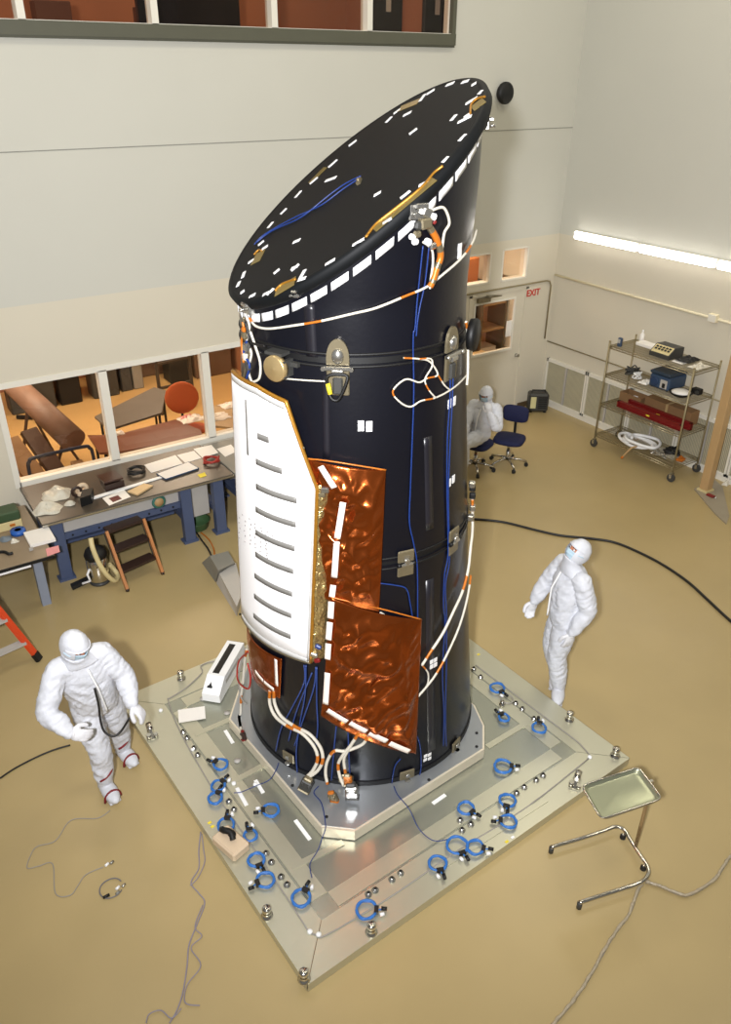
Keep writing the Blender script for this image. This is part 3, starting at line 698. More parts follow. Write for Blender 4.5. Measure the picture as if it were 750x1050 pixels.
for bl, px in ((bl2, [(339, 612), (360, 617), (390, 624), (432, 635)]), (bl1, [(312, 470), (340, 473), (396, 482)])):
    MB().tube([TP(*onT(*p, .05), .05) for p in smooth([V((x, y, 0)) for x, y in px], 8) for p in [(p.x, p.y)]], .006, 6).build('hem', orange_c, bl)

# drooping harnesses at the foot with their connectors
def droop(pts, r, m_=white_c, name='harness_cable', st=True):
    """pts: (px, py, standoff)"""
    P = smooth([TP(*onT(x, y, o), o) for x, y, o in pts], 7)
    MB().tube(P, r, 8, stripe=(4, 5, 1) if st else None).build(name, [m_, orange_c], tel)
droop([(277, 708, .03), (277, 722, .04), (283, 735, .05), (296, 745, .06), (310, 752, .08), (322, 765, .10), (326, 778, .12), (321, 790, .14), (314, 797, .16)], .015)
droop([(281, 708, .03), (282, 722, .04), (289, 735, .05), (303, 745, .06), (318, 753, .08), (329, 767, .10), (331, 780, .12), (326, 790, .14), (318, 796, .16)], .015)
droop([(377, 754, .05), (372, 763, .05), (355, 770, .06), (343, 770, .07), (336, 780, .08), (334, 792, .10), (336, 804, .13)], .014)
droop([(369, 750, .05), (360, 764, .06), (352, 774, .07), (347, 784, .08), (349, 797, .12), (353, 806, .16)], .014)
droop([(366, 755, .05), (358, 768, .06), (353, 778, .07), (354, 790, .10), (356, 803, .14)], .013)
droop([(253, 666, .03), (249, 680, .05), (247, 700, .07), (242, 715, .09), (240, 730, .10), (245, 744, .12), (249, 752, .14)], .013)
for pts, c_ in (([(255, 668, .03), (244, 678, .10), (242, 694, .12), (247, 702, .1), (255, 706, .06), (257, 694, .04), (254, 680, .05)], red_c), ([(250, 665, .04), (243, 690, .1), (246, 712, .1), (252, 722, .06)], grey_c)):
    droop(pts, .008, c_, 'loose_wire', False)
def plug(x, y, o, s_, m_, m2, rot=.2):
    th, z = onT(x, y, o); F = tframe(th, z, o) @ Matrix.Rotation(rot, 4, 'Z'); b = MB(F)
    b.box((0, 0, 0), (s_, s_*1.35, s_*.6), None, 0, .012); b.box((0, s_*.8, 0), (s_*.75, s_*.4, s_*.5), None, 1, .01); b.box((0, -s_*.5, .01), (s_*1.08, s_*.2, s_*.66), None, 1, .008)
    for k in (-1, 1): b.cyl((k*s_*.3, s_*.55, s_*.3), (k*s_*.3, s_*.2, s_*.36), s_*.1)
    b.build('connector', [m_, m2], tel)
plug(314, 805, .18, .10, dgrey_m, bronze_m, -.3); plug(342, 818, .17, .075, bronze_m, orange_c, .35); plug(361, 812, .18, .105, steel_m, dgrey_m, .1); plug(250, 755, .14, .06, brown_m, red_m, .5); plug(357, 800, .17, .07, orange_c, bronze_m, .1)


# ================================================================== TEST PLATFORM
PR = math.radians(2.6); PC = V((3.06, 4.60, 0)); HS = 1.725
PM = Matrix.Translation(PC) @ Matrix.Rotation(PR, 4, 'Z'); PI_ = PM.inverted()
plat = thing('vibration_platform', 'large square polished aluminium platform under the telescope', 'platform', PC)
ZT = .085
b = MB(PM); b.bb(-HS+.012, HS-.012, -HS+.012, HS-.012, .0, .078); b.build('core_slab', mat('brown_core', (120, 96, 66), .5, .2), plat)
BW = .335
for k in range(4):                   # mitred frame rails
    b = MB(PM @ Matrix.Rotation(k*PI/2, 4, 'Z')); g = .004
    b.prism([(-HS+g, -HS), (HS-g, -HS), (HS-BW-g, -HS+BW), (-HS+BW+g, -HS+BW)], .004, ZT); b.build('frame_rail', alu_m, plat)
h = HS-BW; MB(PM).bb(-h, h, -h, h, .06, ZT-.004).build('inner_panel', alu_d, plat)
def onP(x, y, z=ZT): return at(x, y, z)
for (a, c) in (((200, 753.5), (240, 736)), ((235, 804), (270, 785)), ((500, 766), (541, 741)), ((299, 890), (352, 864)), ((440, 897), (560, 820))):
    b = MB(); b.beam(onP(*a), onP(*c), .055, .012); b.build('cross_bar', alu_m, plat)
# lighter walkway strips just inside the frame
for k in range(4):
    b = MB(PM @ Matrix.Rotation(k*PI/2, 4, 'Z')); b.bb(-h+.165, h-.165, -h+.02, -h+.16, ZT-.006, ZT+.002); b.build('edge_strip', alu_m, plat)
# thin air line round the frame
pts = [onP(*p, ZT+.006) for p in ((172, 716), (178, 735), (192, 764), (206, 788), (222, 815), (250, 855), (284, 905), (316, 954))]
MB().tube(smooth(pts, 4), .006, 6).build('air_line', grey_c, plat)
MB().tube(smooth([onP(*p, ZT+.006) for p in ((316, 955), (325, 959), (336, 958), (400, 920), (470, 872), (540, 828), (606, 776))], 4), .006, 6).build('air_line', grey_c, plat)
MB().tube(smooth([onP(*p, ZT+.006) for p in ((606, 775), (597, 765), (588, 757), (552, 730), (520, 706), (488, 682))], 4), .006, 6).build('air_line', grey_c, plat)
MB().tube(smooth([onP(*p, ZT+.006) for p in ((172, 717), (190, 706), (207, 690), (206, 683), (215, 679), (230, 677))], 4), .006, 6).build('air_line', grey_c, plat)
def knob(x, y, r=.034):
    p = onP(x, y); b = MB(); b.lathe([(r*1.3, 0), (r*1.35, .008), (r*.9, .014), (r*.85, .05), (r, .055), (r, .085), (r*.8, .095), (0, .098)], p, 16); b.build('levelling_knob', chrome_m, plat)
for p in ((186, 696), (274, 939), (312, 1004), (381, 956), (584, 738), (631, 775)): knob(*p)
def clampf(x, y, dx, dy):
    p = onP(x, y); q = onP(x+dx, y+dy); d = (q-p).normalized(); e = V((-d.y, d.x, 0)); b = MB()
    b.cyl(p+V((0, 0, .03)), p+d*.085+V((0, 0, .045)), .03); b.cyl(p-d*.06+e*.03+V((0, 0, 0)), p-d*.06+e*.03+V((0, 0, .05)), .022); b.cyl(p-d*.06-e*.035, p-d*.06-e*.035+V((0, 0, .04)), .020); b.beam(p-d*.09, p+d*.02+V((0, 0, .02)), .03, .03)
    b.build('clamp_fitting', chrome_m, plat)
clampf(155, 752, -3, -9); clampf(591, 802, 3, -9)
for (x, y) in ((188, 751.5), (192, 757.5), (199, 768), (203, 775), (235, 822.5), (240, 831), (273, 876), (278.6, 885), (288.5, 900), (294.5, 908), (378, 918), (385, 913.6), (402, 902.7), (411, 896), (529, 722), (535.7, 727.7), (547.7, 737.7), (530, 814), (537.7, 808), (550, 800.7), (557, 796), (486, 686.7), (493, 695), (472, 842), (483, 846), (474, 852)):
    p = onP(x, y); b = MB(); b.lathe([(.026, 0), (.028, .012), (.018, .016), (.016, .03), (.0, .031)], p, 12); b.lathe([(.012, .031), (.012, .036), (0, .036)], p, 10, 1); b.build('port_plug', [steel_m, black_m], plat)
for (x, y) in ((165, 729), (198, 769), (318, 956), (327, 959), (605, 777), (240, 804), (262, 805)):
    p = onP(x, y); b = MB(); b.lathe([(.02, 0), (.02, .015), (.014, .022), (0, .024)], p, 10); b.build('line_fitting', tape_w, plat)
for (a, c) in (((231, 749), (239, 762)), ((243, 808), (253, 826)), ((262, 800), (270, 813)), ((303, 841), (318, 861)), ((444, 824), (457, 815))):
    MB().beam(onP(*a, ZT+.002), onP(*c, ZT+.002), .032, .006).build('label_strip', tape_w, plat)
for (x, y) in ((215, 843.5), (218, 847.5), (520, 863), (526, 858.5), (491, 671)):
    p = onP(x, y, ZT+.002); MB(PM).box(PI_ @ p, (.03, .02, .004)).build('yellow_tag', yellow_m if x != 526 else tape_w, plat)
for (x, y) in ((233, 731), (243.5, 780), (208, 716.5)):
    p = onP(x, y, ZT); MB().lathe([(.03, 0), (.03, .006), (0, .008)], p, 12).build('hole_cap', panel_grey, plat)

# adapter plate that carries the telescope
ap = thing('adapter_plate', 'thick eight-sided metal plate with cut corners between telescope foot and platform', 'plate', (3.18, 4.82, ZT))
zp = .2
c_ = [at(*p, zp) for p in ((330, 848.7), (364, 852.4), (497, 768), (497, 744))]
A0, B0, C0, D0 = [V((p.x, p.y)) for p in c_]
ex_ = (C0-B0).normalized(); ey_ = V((-ex_.y, ex_.x)); ctr = V((3.18, 4.84))
def pl(u, v): return (ctr.x+ex_.x*u+ey_.x*v, ctr.y+ex_.y*u+ey_.y*v)
loc = [((p-ctr).dot(ex_), (p-ctr).dot(ey_)) for p in (A0, B0, C0, D0)]
W2 = 1.12
poly = [loc[0], loc[1], loc[2], loc[3], (loc[3][0]+.12, loc[3][1]+.25), (loc[3][0]+.12, W2-.2), (loc[2][0], W2), (loc[1][0]+.35, W2), (loc[0][0], W2-.6)]
P2 = [pl(*q) for q in poly]
MB().prism(P2, ZT+.009, zp-.004).build('plate_body', alu_e, ap)
P3 = [pl(u*.985, v*.985) for u, v in poly]
MB().prism(P3, zp-.004, zp+.002).build('top_face', alu_p, ap)
for (x, y) in ((489, 752), (489, 766), (250, 752), (335, 838), (440, 800), (300, 806)):
    p = at(x, y, zp); MB().lathe([(.014, 0), (.014, .008), (0, .009)], p+V((0, 0, .001)), 8).build('bolt', black_m, ap)

# blue cable coils
def coil(x, y, dia, lab, ang, dark=1):
    p = onP(x, y, ZT+.013); c = thing('cable_coil', lab, 'cable coil', p, 'blue cable coils on the platform')
    r = dia/2; pts = []
    for i in range(72):
        a = ang+2*PI*i/24*.995; rr = r+.004*math.sin(i*.9+x); pts.append(p+V((rr*math.cos(a)+.004*math.sin(i*.26), rr*math.sin(a), .008+.0055*(i/24)+.003*math.sin(i*.7))))
    MB().tube(pts, .0085, 7).build('coil', blue_coil, c)
    d = V((math.cos(ang), math.sin(ang), 0)); e = V((-d.y, d.x, 0))
    b = MB(); b.beam(p+d*r-e*.025+V((0, 0, .018)), p+d*r+e*.03+V((0, 0, .018)), .032, .028); b.build('binding', black_c, c)
    q = p+d*(r+.055)+e*.02
    MB().tube([p+d*r+V((0, 0, .02)), p+d*(r+.03)+e*.01+V((0, 0, .018)), q+V((0, 0, .013))], .006, 6).build('tail', blue_coil, c)
    b = MB(); b.cyl(q-d*.02+V((0, 0, .016)), q+d*.022+V((0, 0, .016)), .014); b.build('connector', black_m if dark else tape_w, c)
    q2 = p+d*(r+.045)-e*.03
    b = MB(); b.cyl(q2-d*.016+V((0, 0, .015)), q2+d*.016+e*.01+V((0, 0, .015)), .013); b.build('connector', tape_w if dark else black_m, c)
for args in (
 (226.5, 785, .125, 'blue cable coil nearest the white tower box on the left side', 2.0), (224, 807, .12, 'upper of two touching blue coils on the left edge of platform', .3),
 (221, 819.5, .12, 'lower of two touching blue coils on the left edge of platform', .6), (232, 847, .135, 'blue cable coil beside the yellow tags at left', .9),
 (278, 832, .13, 'blue cable coil lying between white strips on the inner left panel', 2.6), (257, 858, .11, 'blue cable coil right behind the beige tool box', 1.2),
 (263, 883, .12, 'blue cable coil first in front of the beige tool box', 4.6), (272.5, 903.5, .13, 'blue cable coil second in front of the beige tool box', 3.0),
 (309, 922, .14, 'blue cable coil nearest the left front inner corner', .5), (376, 934, .145, 'blue cable coil nearest the front edge corner, by four plugs', 5.6),
 (510, 706.5, .135, 'blue cable coil farthest back along the right edge', 4.6), (517, 737, .10, 'small blue cable coil on inner panel right of telescope foot', 1.4),
 (553, 747.5, .13, 'blue cable coil nearest the right corner of platform', .7), (516, 787, .15, 'blue cable coil alone on the bare right inner panel', 5.6),
 (520.5, 822, .13, 'blue cable coil on front right strip, upper of two', 3.8), (521.5, 843.5, .13, 'blue cable coil on front right rail, lower of two', 2.4),
 (478, 830, .125, 'blue cable coil on inner panel right of the white strip', 4.9), (469, 868, .16, 'large loose blue cable coil in the front right trio', 4.5),
 (487.5, 870, .13, 'right coil of the front right trio of blue coils', 5.4), (449, 886.5, .13, 'blue cable coil leftmost of the front right trio', 4.3)): coil(*args)
p = onP(520, 717.5, ZT+.004); c = thing('cable_coil', 'pale loose cable coil beside white fitting on the right edge', 'cable coil', p)
MB().tube([p+V((.06*math.cos(2*PI*i/24), .06*math.sin(2*PI*i/24), .01+.003*math.sin(i))) for i in range(24)], .006, 6, True).build('coil', grey_c, c)
MB().lathe([(.03, 0), (.034, .02), (.02, .03), (.02, .05), (0, .052)], p+V((-.09, -.03, -.002)), 14).build('connector', chrome_m, c)
# faint blue leads running over the plate
tag(MB().tube(smooth([at(*p, .213) for p in ((286, 782), (283, 790), (276, 800))]+[at(*p, .107) for p in ((262, 806), (248, 812), (240, 813))], 5), .004, 5).build('sensor_lead', blue_c), 'thin blue lead crossing the left plate edge', 'cable')
tag(MB().tube(smooth([at(*p, .213) for p in ((404, 806), (408, 815), (420, 830))]+[at(*p, .107) for p in ((430, 850), (445, 862), (462, 860))], 5), .004, 5).build('sensor_lead', blue_c), 'thin blue lead from telescope foot to the front right coils', 'cable')
tag(MB().tube(smooth([at(*p, .213) for p in ((327, 806), (322, 813), (330, 824), (334, 845))]+[at(333, 853, .215), at(331, 858, .19)]+[at(*p, .112) for p in ((326, 872), (318, 886), (320, 900))], 5), .004, 5).build('sensor_lead', blue_c), 'thin blue lead hanging over the front chamfer of the plate', 'cable')

# white tower instrument, beige hand tool, paper
p0, p1, p2 = at(208, 718, ZT+.014), at(226, 721, ZT+.014), at(247, 674, ZT+.014)
dx = (p1-p0); wl = dx.length; dx.normalize(); dl = (p2-p1); L = dl.length; dl = (dl - dx*dl.dot(dx)).normalized()
ti = thing('particle_counter', 'white wedge ended instrument with black slot lying on the left platform corner', 'instrument', (p0+p1)/2)
F = Matrix((dx, dl, V((0, 0, 1)))).transposed().to_4x4(); F.translation = p0
b = MB(F); HT = .20; vs = [(0, 0, 0), (0, L, 0), (0, L, HT), (0, .16, HT), (0, 0, .09)]; n = 5
b.add([V(v) for v in vs]+[V((wl, v[1], v[2])) for v in vs], [[0, 1, 2, 3, 4], [9, 8, 7, 6, 5]]+[[i, (i+1) % 5+0, (i+1) % 5+5, i+5] for i in range(5)])
bd = b.build('casing', tape_w, ti)
MB(F).box((wl*.42, L*.60, HT), (wl*.36, L*.66, .006)).build('slot', black_m, ti)
b = MB(F); b.add([V((wl*.2, .05, .125)), V((wl*.48, .05, .125)), V((wl*.34, .10, .160))], [[0, 1, 2]]); b.box((wl*.34, .06, .132), (wl*.28, .02, .01), Matrix.Rotation(.6, 3, 'X')); b.build('mark', black_m, ti)
MB(F).box((wl*.9, L*.5, HT*.6), (wl*.22, L*.5, .04)).build('side_rib', panel_grey, ti)
q = [at(*p, ZT+.018) for p in ((182.5, 728), (210, 724), (211, 736.5), (183.5, 741))]
b = MB(); b.add(q+[v-V((0, 0, .004)) for v in q], [[0, 1, 2, 3], [7, 6, 5, 4], [0, 4, 5, 1], [1, 5, 6, 2], [2, 6, 7, 3], [3, 7, 4, 0]]); tag(b.build('paper_sheet', paper_m), 'white paper sheet lying beside the white tower instrument', 'paper')
a, c = at(224, 860, ZT), at(247, 880, ZT); d = (c-a); L = d.length; d.normalize(); e = V((-d.y, d.x, 0)); F = Matrix((d, e, V((0, 0, 1)))).transposed().to_4x4(); F.translation = a
ht = thing('tool_case', 'beige open tool case with black handle on left platform edge', 'tool case', (a+c)/2)
b = MB(F); b.box((L/2, .02, .045), (L, .17, .09), None, 0, .015); o = b.build('case', beige_m, ht)
b = MB(F); b.tube(smooth([(.02, .03, .1), (.06, .02, .13), (.12, .04, .135), (.17, .02, .11)], 5), [.025]*16, 8); b.sph((.12, .05, .11), (.04, .03, .03)); b.build('handle', black_m, ht)

# nothing of the telescope reaches below the plate top
for o in list(tel.children_recursive):
    k = -(wloc(o).z)
    for v_ in o.data.vertices:
        if v_.co.z < .2035: v_.co.z = .2035

# ================================================================== PEOPLE
def ring_loft(b, secs, n=20):
    """secs: (centre, half-width vector, half-depth vector)"""
    vs = []; fs = []
    for c, hw, hd in secs:
        for k in range(n):
            a = 2*PI*k/n; ca, sa = math.cos(a), math.sin(a); e = .85
            vs.append(V(c)+V(hw)*math.copysign(abs(ca)**e, ca)+V(hd)*math.copysign(abs(sa)**e, sa))
    for i in range(len(secs)-1):
        for k in range(n): fs.append([i*n+k, i*n+(k+1) % n, (i+1)*n+(k+1) % n, (i+1)*n+k])
    fs.append(list(range(n))[::-1]); fs.append([(len(secs)-1)*n+k for k in range(n)])
    b.add(vs, fs, True)
def limb(b, pts, rad, k=5):
    P = smooth(pts, k); R = smooth([V((r, 0, 0)) for r in rad], k); R = [q.x for q in R]
    b.tube(P, R, 14); b.sph(P[0], R[0], 12); b.sph(P[-1], R[-1], 12)
def hand(b, wrist, d, side, palm, infl=0., curl=.5, sc=1.):
    """d: finger direction, side: toward the thumb, palm: palm-facing normal"""
    d = V(d).normalized(); palm = V(palm); palm = (palm-d*palm.dot(d)).normalized(); side_ = palm.cross(d)
    if side_.dot(V(side)) < 0: side_ = -side_
    w = V(wrist); R = Matrix((side_, d, palm)).transposed()
    b.tube([w-d*.03*sc, w, w+d*.03*sc], [(.026+infl)*sc]*3, 12); b.sph(w+d*.05*sc, ((.041+infl)*sc, (.052+infl)*sc, (.019+infl)*sc), 14, R)
    for i, (o, L) in enumerate(((.030, .070), (.010, .080), (-.011, .074), (-.031, .058))):
        p = w+d*.085*sc+side_*o*sc; pts = [w+d*.05*sc+side_*o*.8*sc, p]; dd = d.copy(); ax = dd.cross(palm).normalized(); cc = curl*(1+.12*i)
        for q in (.42, .32, .26):
            dd = Matrix.Rotation(cc*.55, 3, ax) @ dd; p = p+dd*L*q*sc; pts.append(p)
        b.tube(smooth(pts, 3), (.0092+infl)*sc, 9); b.sph(pts[-1], (.0092+infl)*sc, 8)
    t0 = w+d*.02*sc+side_*.028*sc; t1 = t0+(d*.6+side_*.75+palm*.3).normalized()*.042*sc; t2 = t1+(d*.9+side_*.25+palm*.45).normalized()*.034*sc
    t3 = t2+(d*.95+palm*.5-side_*.1).normalized()*.026*sc
    b.tube(smooth([t0-d*.005, t0, t1, t2, t3], 3), (.0108+infl)*sc, 9); b.sph(t3, (.0108+infl)*sc, 8)
def person(lab, J, hc=.35, straps=False, wr=.010):
    """J: joint dictionary in world metres"""
    j = {k: V(p) for k, p in J.items()}
    base = V(((j['ankL'].x+j['ankR'].x)/2, (j['ankL'].y+j['ankR'].y)/2, 0))
    fwd = j['fwd'].normalized(); sh = (j['shL']-j['shR']); shw = sh.length/2; shx = sh.normalized()
    hf, hu = j['hfwd'].normalized(), V((0, 0, 1)); hx = hf.cross(hu).normalized(); hu = hx.cross(hf).normalized()
    hd = j['head']; RH = Matrix((hx, hf, hu)).transposed()
    chest = (j['shL']+j['shR'])/2; pel = j['pel']; neck = chest+V((0, 0, .07))
    hipx = (j['hipL']-j['hipR']).normalized()
    up = (chest-pel); T = lambda t: pel+up*t
    fz = lambda t: (fwd - up.normalized()*fwd.dot(up.normalized())).normalized()
    def body(infl, arms_to, legs_to, b, loose):
        f_ = fz(0); X = lambda t: (hipx*(1-t)+shx*t).normalized()
        secs = [(T(-.22), X(0)*(.13+infl*.7), f_*(.10+infl)), (T(-.08), X(0)*(.168+infl), f_*(.125+infl+loose*.4)), (T(.12), X(.1)*(.165+infl), f_*(.125+infl+loose)), (T(.36), X(.4)*(.155+infl+loose*.6), f_*(.122+infl+loose)),
                (T(.62), X(.7)*(.168+infl+loose*.5), f_*(.125+infl+loose*.6)), (T(.84), X(1)*(.172+infl), f_*(.118+infl)), (T(.98), X(1)*(.150+infl), f_*(.092+infl)), (T(1.10), X(1)*(.075+infl), f_*(.072+infl)), (T(1.16), X(1)*(.058+infl*.6), f_*(.058+infl*.6))]
        ring_loft(b, secs)
        for q in 'LR':
            s_, e_, w_ = j['sh'+q], j['el'+q], j['wr'+q]; wq = e_+(w_-e_)*arms_to
            limb(b, [chest+(s_-chest)*.55+V((0, 0, .0)), s_, (s_+e_)/2, e_, (e_+wq)/2, wq], [.065+infl, .060+infl, .050+infl+loose*.5, .044+infl+loose*.4, .040+infl+loose*.5, .030+infl])
            h_, k_, a_ = j['hip'+q], j['kn'+q], j['ank'+q]; aq = k_+(a_-k_)*legs_to
            limb(b, [h_+V((0, 0, .03)), h_, (h_+k_)/2, k_, (k_+aq)/2, aq], [.085+infl, .088+infl, .075+infl+loose*.6, .058+infl+loose*.4, .054+infl+loose*.4, .042+infl])
    # body: skin figure with a face, one continuous surface
    b = MB(); body(-.004, 1., 1., b, 0)
    limb(b, [neck-V((0, 0, .06)), neck+V((0, 0, .02)), hd-hu*.06], [.055, .052, .050])
    b.sph(hd, (.075, .094, .112), 20, RH); b.sph(hd+RH @ V((0, .03, -.06)), (.055, .065, .055), 14, RH); b.sph(hd+RH @ V((0, .094, -.02)), (.013, .018, .026), 10, RH)
    b.sph(hd+RH @ V((0, .085, .022)), (.05, .014, .012), 10, RH)
    for k in (-1, 1): b.sph(hd+RH @ V((k*.076, -.005, -.01)), (.010, .02, .032), 10, RH)
    for q in 'LR':
        hand(b, j['wr'+q], j['hd'+q], j['th'+q], j['pa'+q], -.003, hc)
        a_ = j['ank'+q]; t_ = j['toe'+q].normalized()
        b.sph(a_+t_*.07-V((0, 0, .045)), (.045, .11, .04), 12, Matrix((t_.cross(V((0, 0, 1))), t_, V((0, 0, 1)))).transposed())
    me_o = b.build('person', skin_m); remesh(me_o, .011, 3); me_o.location = (0, 0, 0); tag(me_o, lab, 'person')
    for k in (-1, 1):
        MB().sph(hd+RH @ V((k*.032, .083, .004)), (.0155, .011, .0095), 10, RH).build('eye', tape_w, me_o); MB().sph(hd+RH @ V((k*.032, .092, .003)), .006, 8).build('iris', eye_m, me_o)
        MB().tube(smooth([hd+RH @ V((k*.014, .094, .021)), hd+RH @ V((k*.032, .094, .027)), hd+RH @ V((k*.052, .082, .020))], 4), .0042, 6).build('eyebrow', brow_m, me_o)
    # coverall
    b = MB(); body(.020, .93, .94, b, .026); o = b.build('coverall', suit_m, me_o); remesh(o, .012, 3, .5)
    for v_ in o.data.vertices:
        p = v_.co; nrm = v_.normal
        q = V((p.x*8+p.z*3, p.y*8-p.z*3, p.z*6)); d = 1-abs(noise.noise(q))*2.4; d2 = 1-abs(noise.noise(V((p.x*15-p.z*13, p.y*15+p.z*12, p.z*11+5))))*2.4
        v_.co = p+nrm*(wr*d+wr*.8*d2)
    for q in 'LR':                        # elastic cuffs
        e_, w_ = j['el'+q], j['wr'+q]; dd = (w_-e_).normalized(); c = e_+(w_-e_)*.93
        MB().tube([c-dd*.012, c+dd*.012], [.046, .044], 14).build('cuff', suit_m, o)
    # zip down the front
    zp_ = []
    fz_ = fz(0)
    for t in [i/12 for i in range(13)]:
        tt = .05+t*1.0; dep = .02+(.125+.026+.034 if tt < .7 else .125+.04+.02-(tt-.7)*.20); zp_.append(T(tt)+fz_*dep)
    b = MB(); b.tube(zp_, .009, 6); b.build('zip_flap', tape_w, o)
    # hood with a face opening, draping to the shoulders
    b = MB(); nu, nv = 40, 26
    rx, ry, rz = .101, .121, .136
    vs = []; keep = []
    def hp(az, el, ex=0.): return hd+RH @ V(((rx+ex)*math.cos(el)*math.sin(az), (ry+ex)*math.cos(el)*math.cos(az), (rz+ex)*math.sin(el)))
    grid = {}
    def HP(i, k, ex): 
        az = 2*PI*i/nu; el = -PI*.36+(PI*.86)*k/nv; p = hp(az, el, ex)
        return p + (p-hd).normalized()*.005*noise.noise(p*26)
    open_ = lambda i, k: (lambda az, el: abs(math.atan2(math.sin(az), math.cos(az))) < .86 and -1.2 < el < .24)(2*PI*(i+.5)/nu, -PI*.36+(PI*.86)*(k+.5)/nv)
    for ex in (0., -.008):
        for k in range(nv+1):
            for i in range(nu): vs.append(HP(i, k, ex))
    M_ = (nv+1)*nu; fs = []
    for k in range(nv):
        for i in range(nu):
            if open_(i, k): continue
            a, c, d_, e_ = k*nu+i, k*nu+(i+1) % nu, (k+1)*nu+(i+1) % nu, (k+1)*nu+i
            fs.append([a, c, d_, e_]); fs.append([M_+a, M_+e_, M_+d_, M_+c])
    fs.append([nv*nu+i for i in range(nu)])
    b.add(vs, fs, True); hood = b.build('hood', suit_m, me_o)
    b = MB(); secs = []
    for t, wd, dp in ((0, .088, .10), (.35, .092, .10), (.7, .125, .115), (1.0, .155, .125)):
        c = (hd-hu*.085)*(1-t)+(chest+V((0, 0, .015)))*t; secs.append((c, (hx*(1-t)+shx*t*(1 if hx.dot(shx) > 0 else -1)).normalized()*wd, (hf*(1-t)+fwd*t-V((0, 0, 1))*0).normalized()*dp))
    ring_loft(b, secs); cp = b.build('hood_cape', suit_m, hood); remesh(cp, .012, 2)
    MB().tube([hp(a, .30-.05*abs(a), .003) for a in [-1.5+3.0*i/24 for i in range(25)]], .005, 6).build('hood_seam', suit_m, hood)
    # mask over nose and mouth
    b = MB()
    def mk(u, v, ex):
        az = (u-.5)*2.0; el = -1.02+v*.98; p = hp(az, el, ex-.012); return p+hf*.016*math.exp(-(az/.35)**2)*math.exp(-((el+.25)/.35)**2)+(p-hd).normalized()*.0025*math.sin(v*22)
    b.slab(lambda u, v: mk(u, v, 0), lambda u, v: mk(u, v, -.005), 20, 16); mk_o = b.build('mask', mask_m, me_o)
    for k in (-1, 1): MB().tube(smooth([hp(k*.95, -.1, -.008), hp(k*1.2, -.05, .003), hp(k*1.6, .0, .003)], 3), .004, 6).build('ear_loop', mask_m, mk_o)
    for q in 'LR':
        b = MB(); hand(b, j['wr'+q], j['hd'+q], j['th'+q], j['pa'+q], .007, hc, 1.08); e_ = j['el'+q]; dd = (j['wr'+q]-e_).normalized()
        b.tube([j['wr'+q]-dd*.05, j['wr'+q]], [.040, .034], 12); g = b.build('glove', glove_m, me_o); remesh(g, .0055, 2)
        a_ = j['ank'+q]; t_ = j['toe'+q].normalized(); sx = t_.cross(V((0, 0, 1))); RF = Matrix((sx, t_, V((0, 0, 1)))).transposed()
        b = MB(); g0 = V((a_.x, a_.y, 0)); k_ = j['kn'+q]; dd = (k_-a_).normalized()
        b.sph(g0+t_*.075+V((0, 0, .052)), (.068, .165, .056), 16, RF); b.sph(g0-t_*.02+V((0, 0, .055)), (.062, .08, .06), 14, RF); limb(b, [g0+V((0, 0, .06)), a_+dd*.05, a_+dd*.17], [.064, .066, .074], 4)
        b.box(g0+t_*.055+V((0, 0, .012)), (.11, .29, .022), RF, 0, .01)
        bt = b.build('boot_cover', suit_m, me_o); remesh(bt, .008, 2)
        zmin = min(v_.co.z for v_ in bt.data.vertices)
        for v_ in bt.data.vertices: v_.co.z -= zmin-.002
        arc = [g0+t_*.135+sx*.071*math.cos(a)+V((0, 0, .012+.097*math.sin(a))) for a in [PI*i/12 for i in range(13)]]
        if straps:
            MB().tube(arc, .011, 6).build('boot_strap', strap_m, bt)
            c = a_+dd*.15; MB().tube([c+t_*.086*math.cos(a)+sx*.086*math.sin(a)-V((0, 0, .05*a)) for a in [-.75+1.5*i/10 for i in range(11)]], .009, 6).build('boot_strap', strap_m, bt)
    return me_o
# left: stepping forward, looking down at the platform, arms held in front
JL = dict(pel=(.90, 5.42, .91), hipL=(.99, 5.44, .89), hipR=(.81, 5.40, .89), knL=(1.06, 5.50, .48), knR=(.83, 5.26, .48), ankL=(1.08, 5.58, .09), ankR=(.82, 5.27, .09),
    shL=(1.005, 5.30, 1.43), shR=(.645, 5.27, 1.42), elL=(1.135, 5.24, 1.17), elR=(.50, 5.17, 1.16), wrL=(1.115, 5.05, 1.01), wrR=(.60, 4.97, 1.04),
    hdL=(.35, -.5, -.55), hdR=(.85, -.35, -.35), thL=(-.7, -.5, .3), thR=(.1, .1, 1), paL=(-.45, .3, -.7), paR=(0.1, .8, -.4),
    head=(.805, 5.20, 1.655), hfwd=(.42, -.84, -.34), fwd=(.22, -.97, -.05), toeL=(.16, -.98, 0), toeR=(.10, -1, 0))
JL = {k: v for k, v in JL.items()}
pl_ = person('person in white coverall and hood stepping at the left side of the platform, looking down', JL, hc=.55, straps=True)
zc_ = [atY(*p, Y) for p, Y in (((97, 706), 5.08), ((101, 722), 5.08), ((103, 738), 5.06), ((107, 750), 5.02), ((116, 755), 4.98), ((124, 750), 4.98), ((133, 736), 4.98))]
MB().tube(smooth(zc_, 6), .009, 8).build('wrist_strap_cord', black_c, pl_)

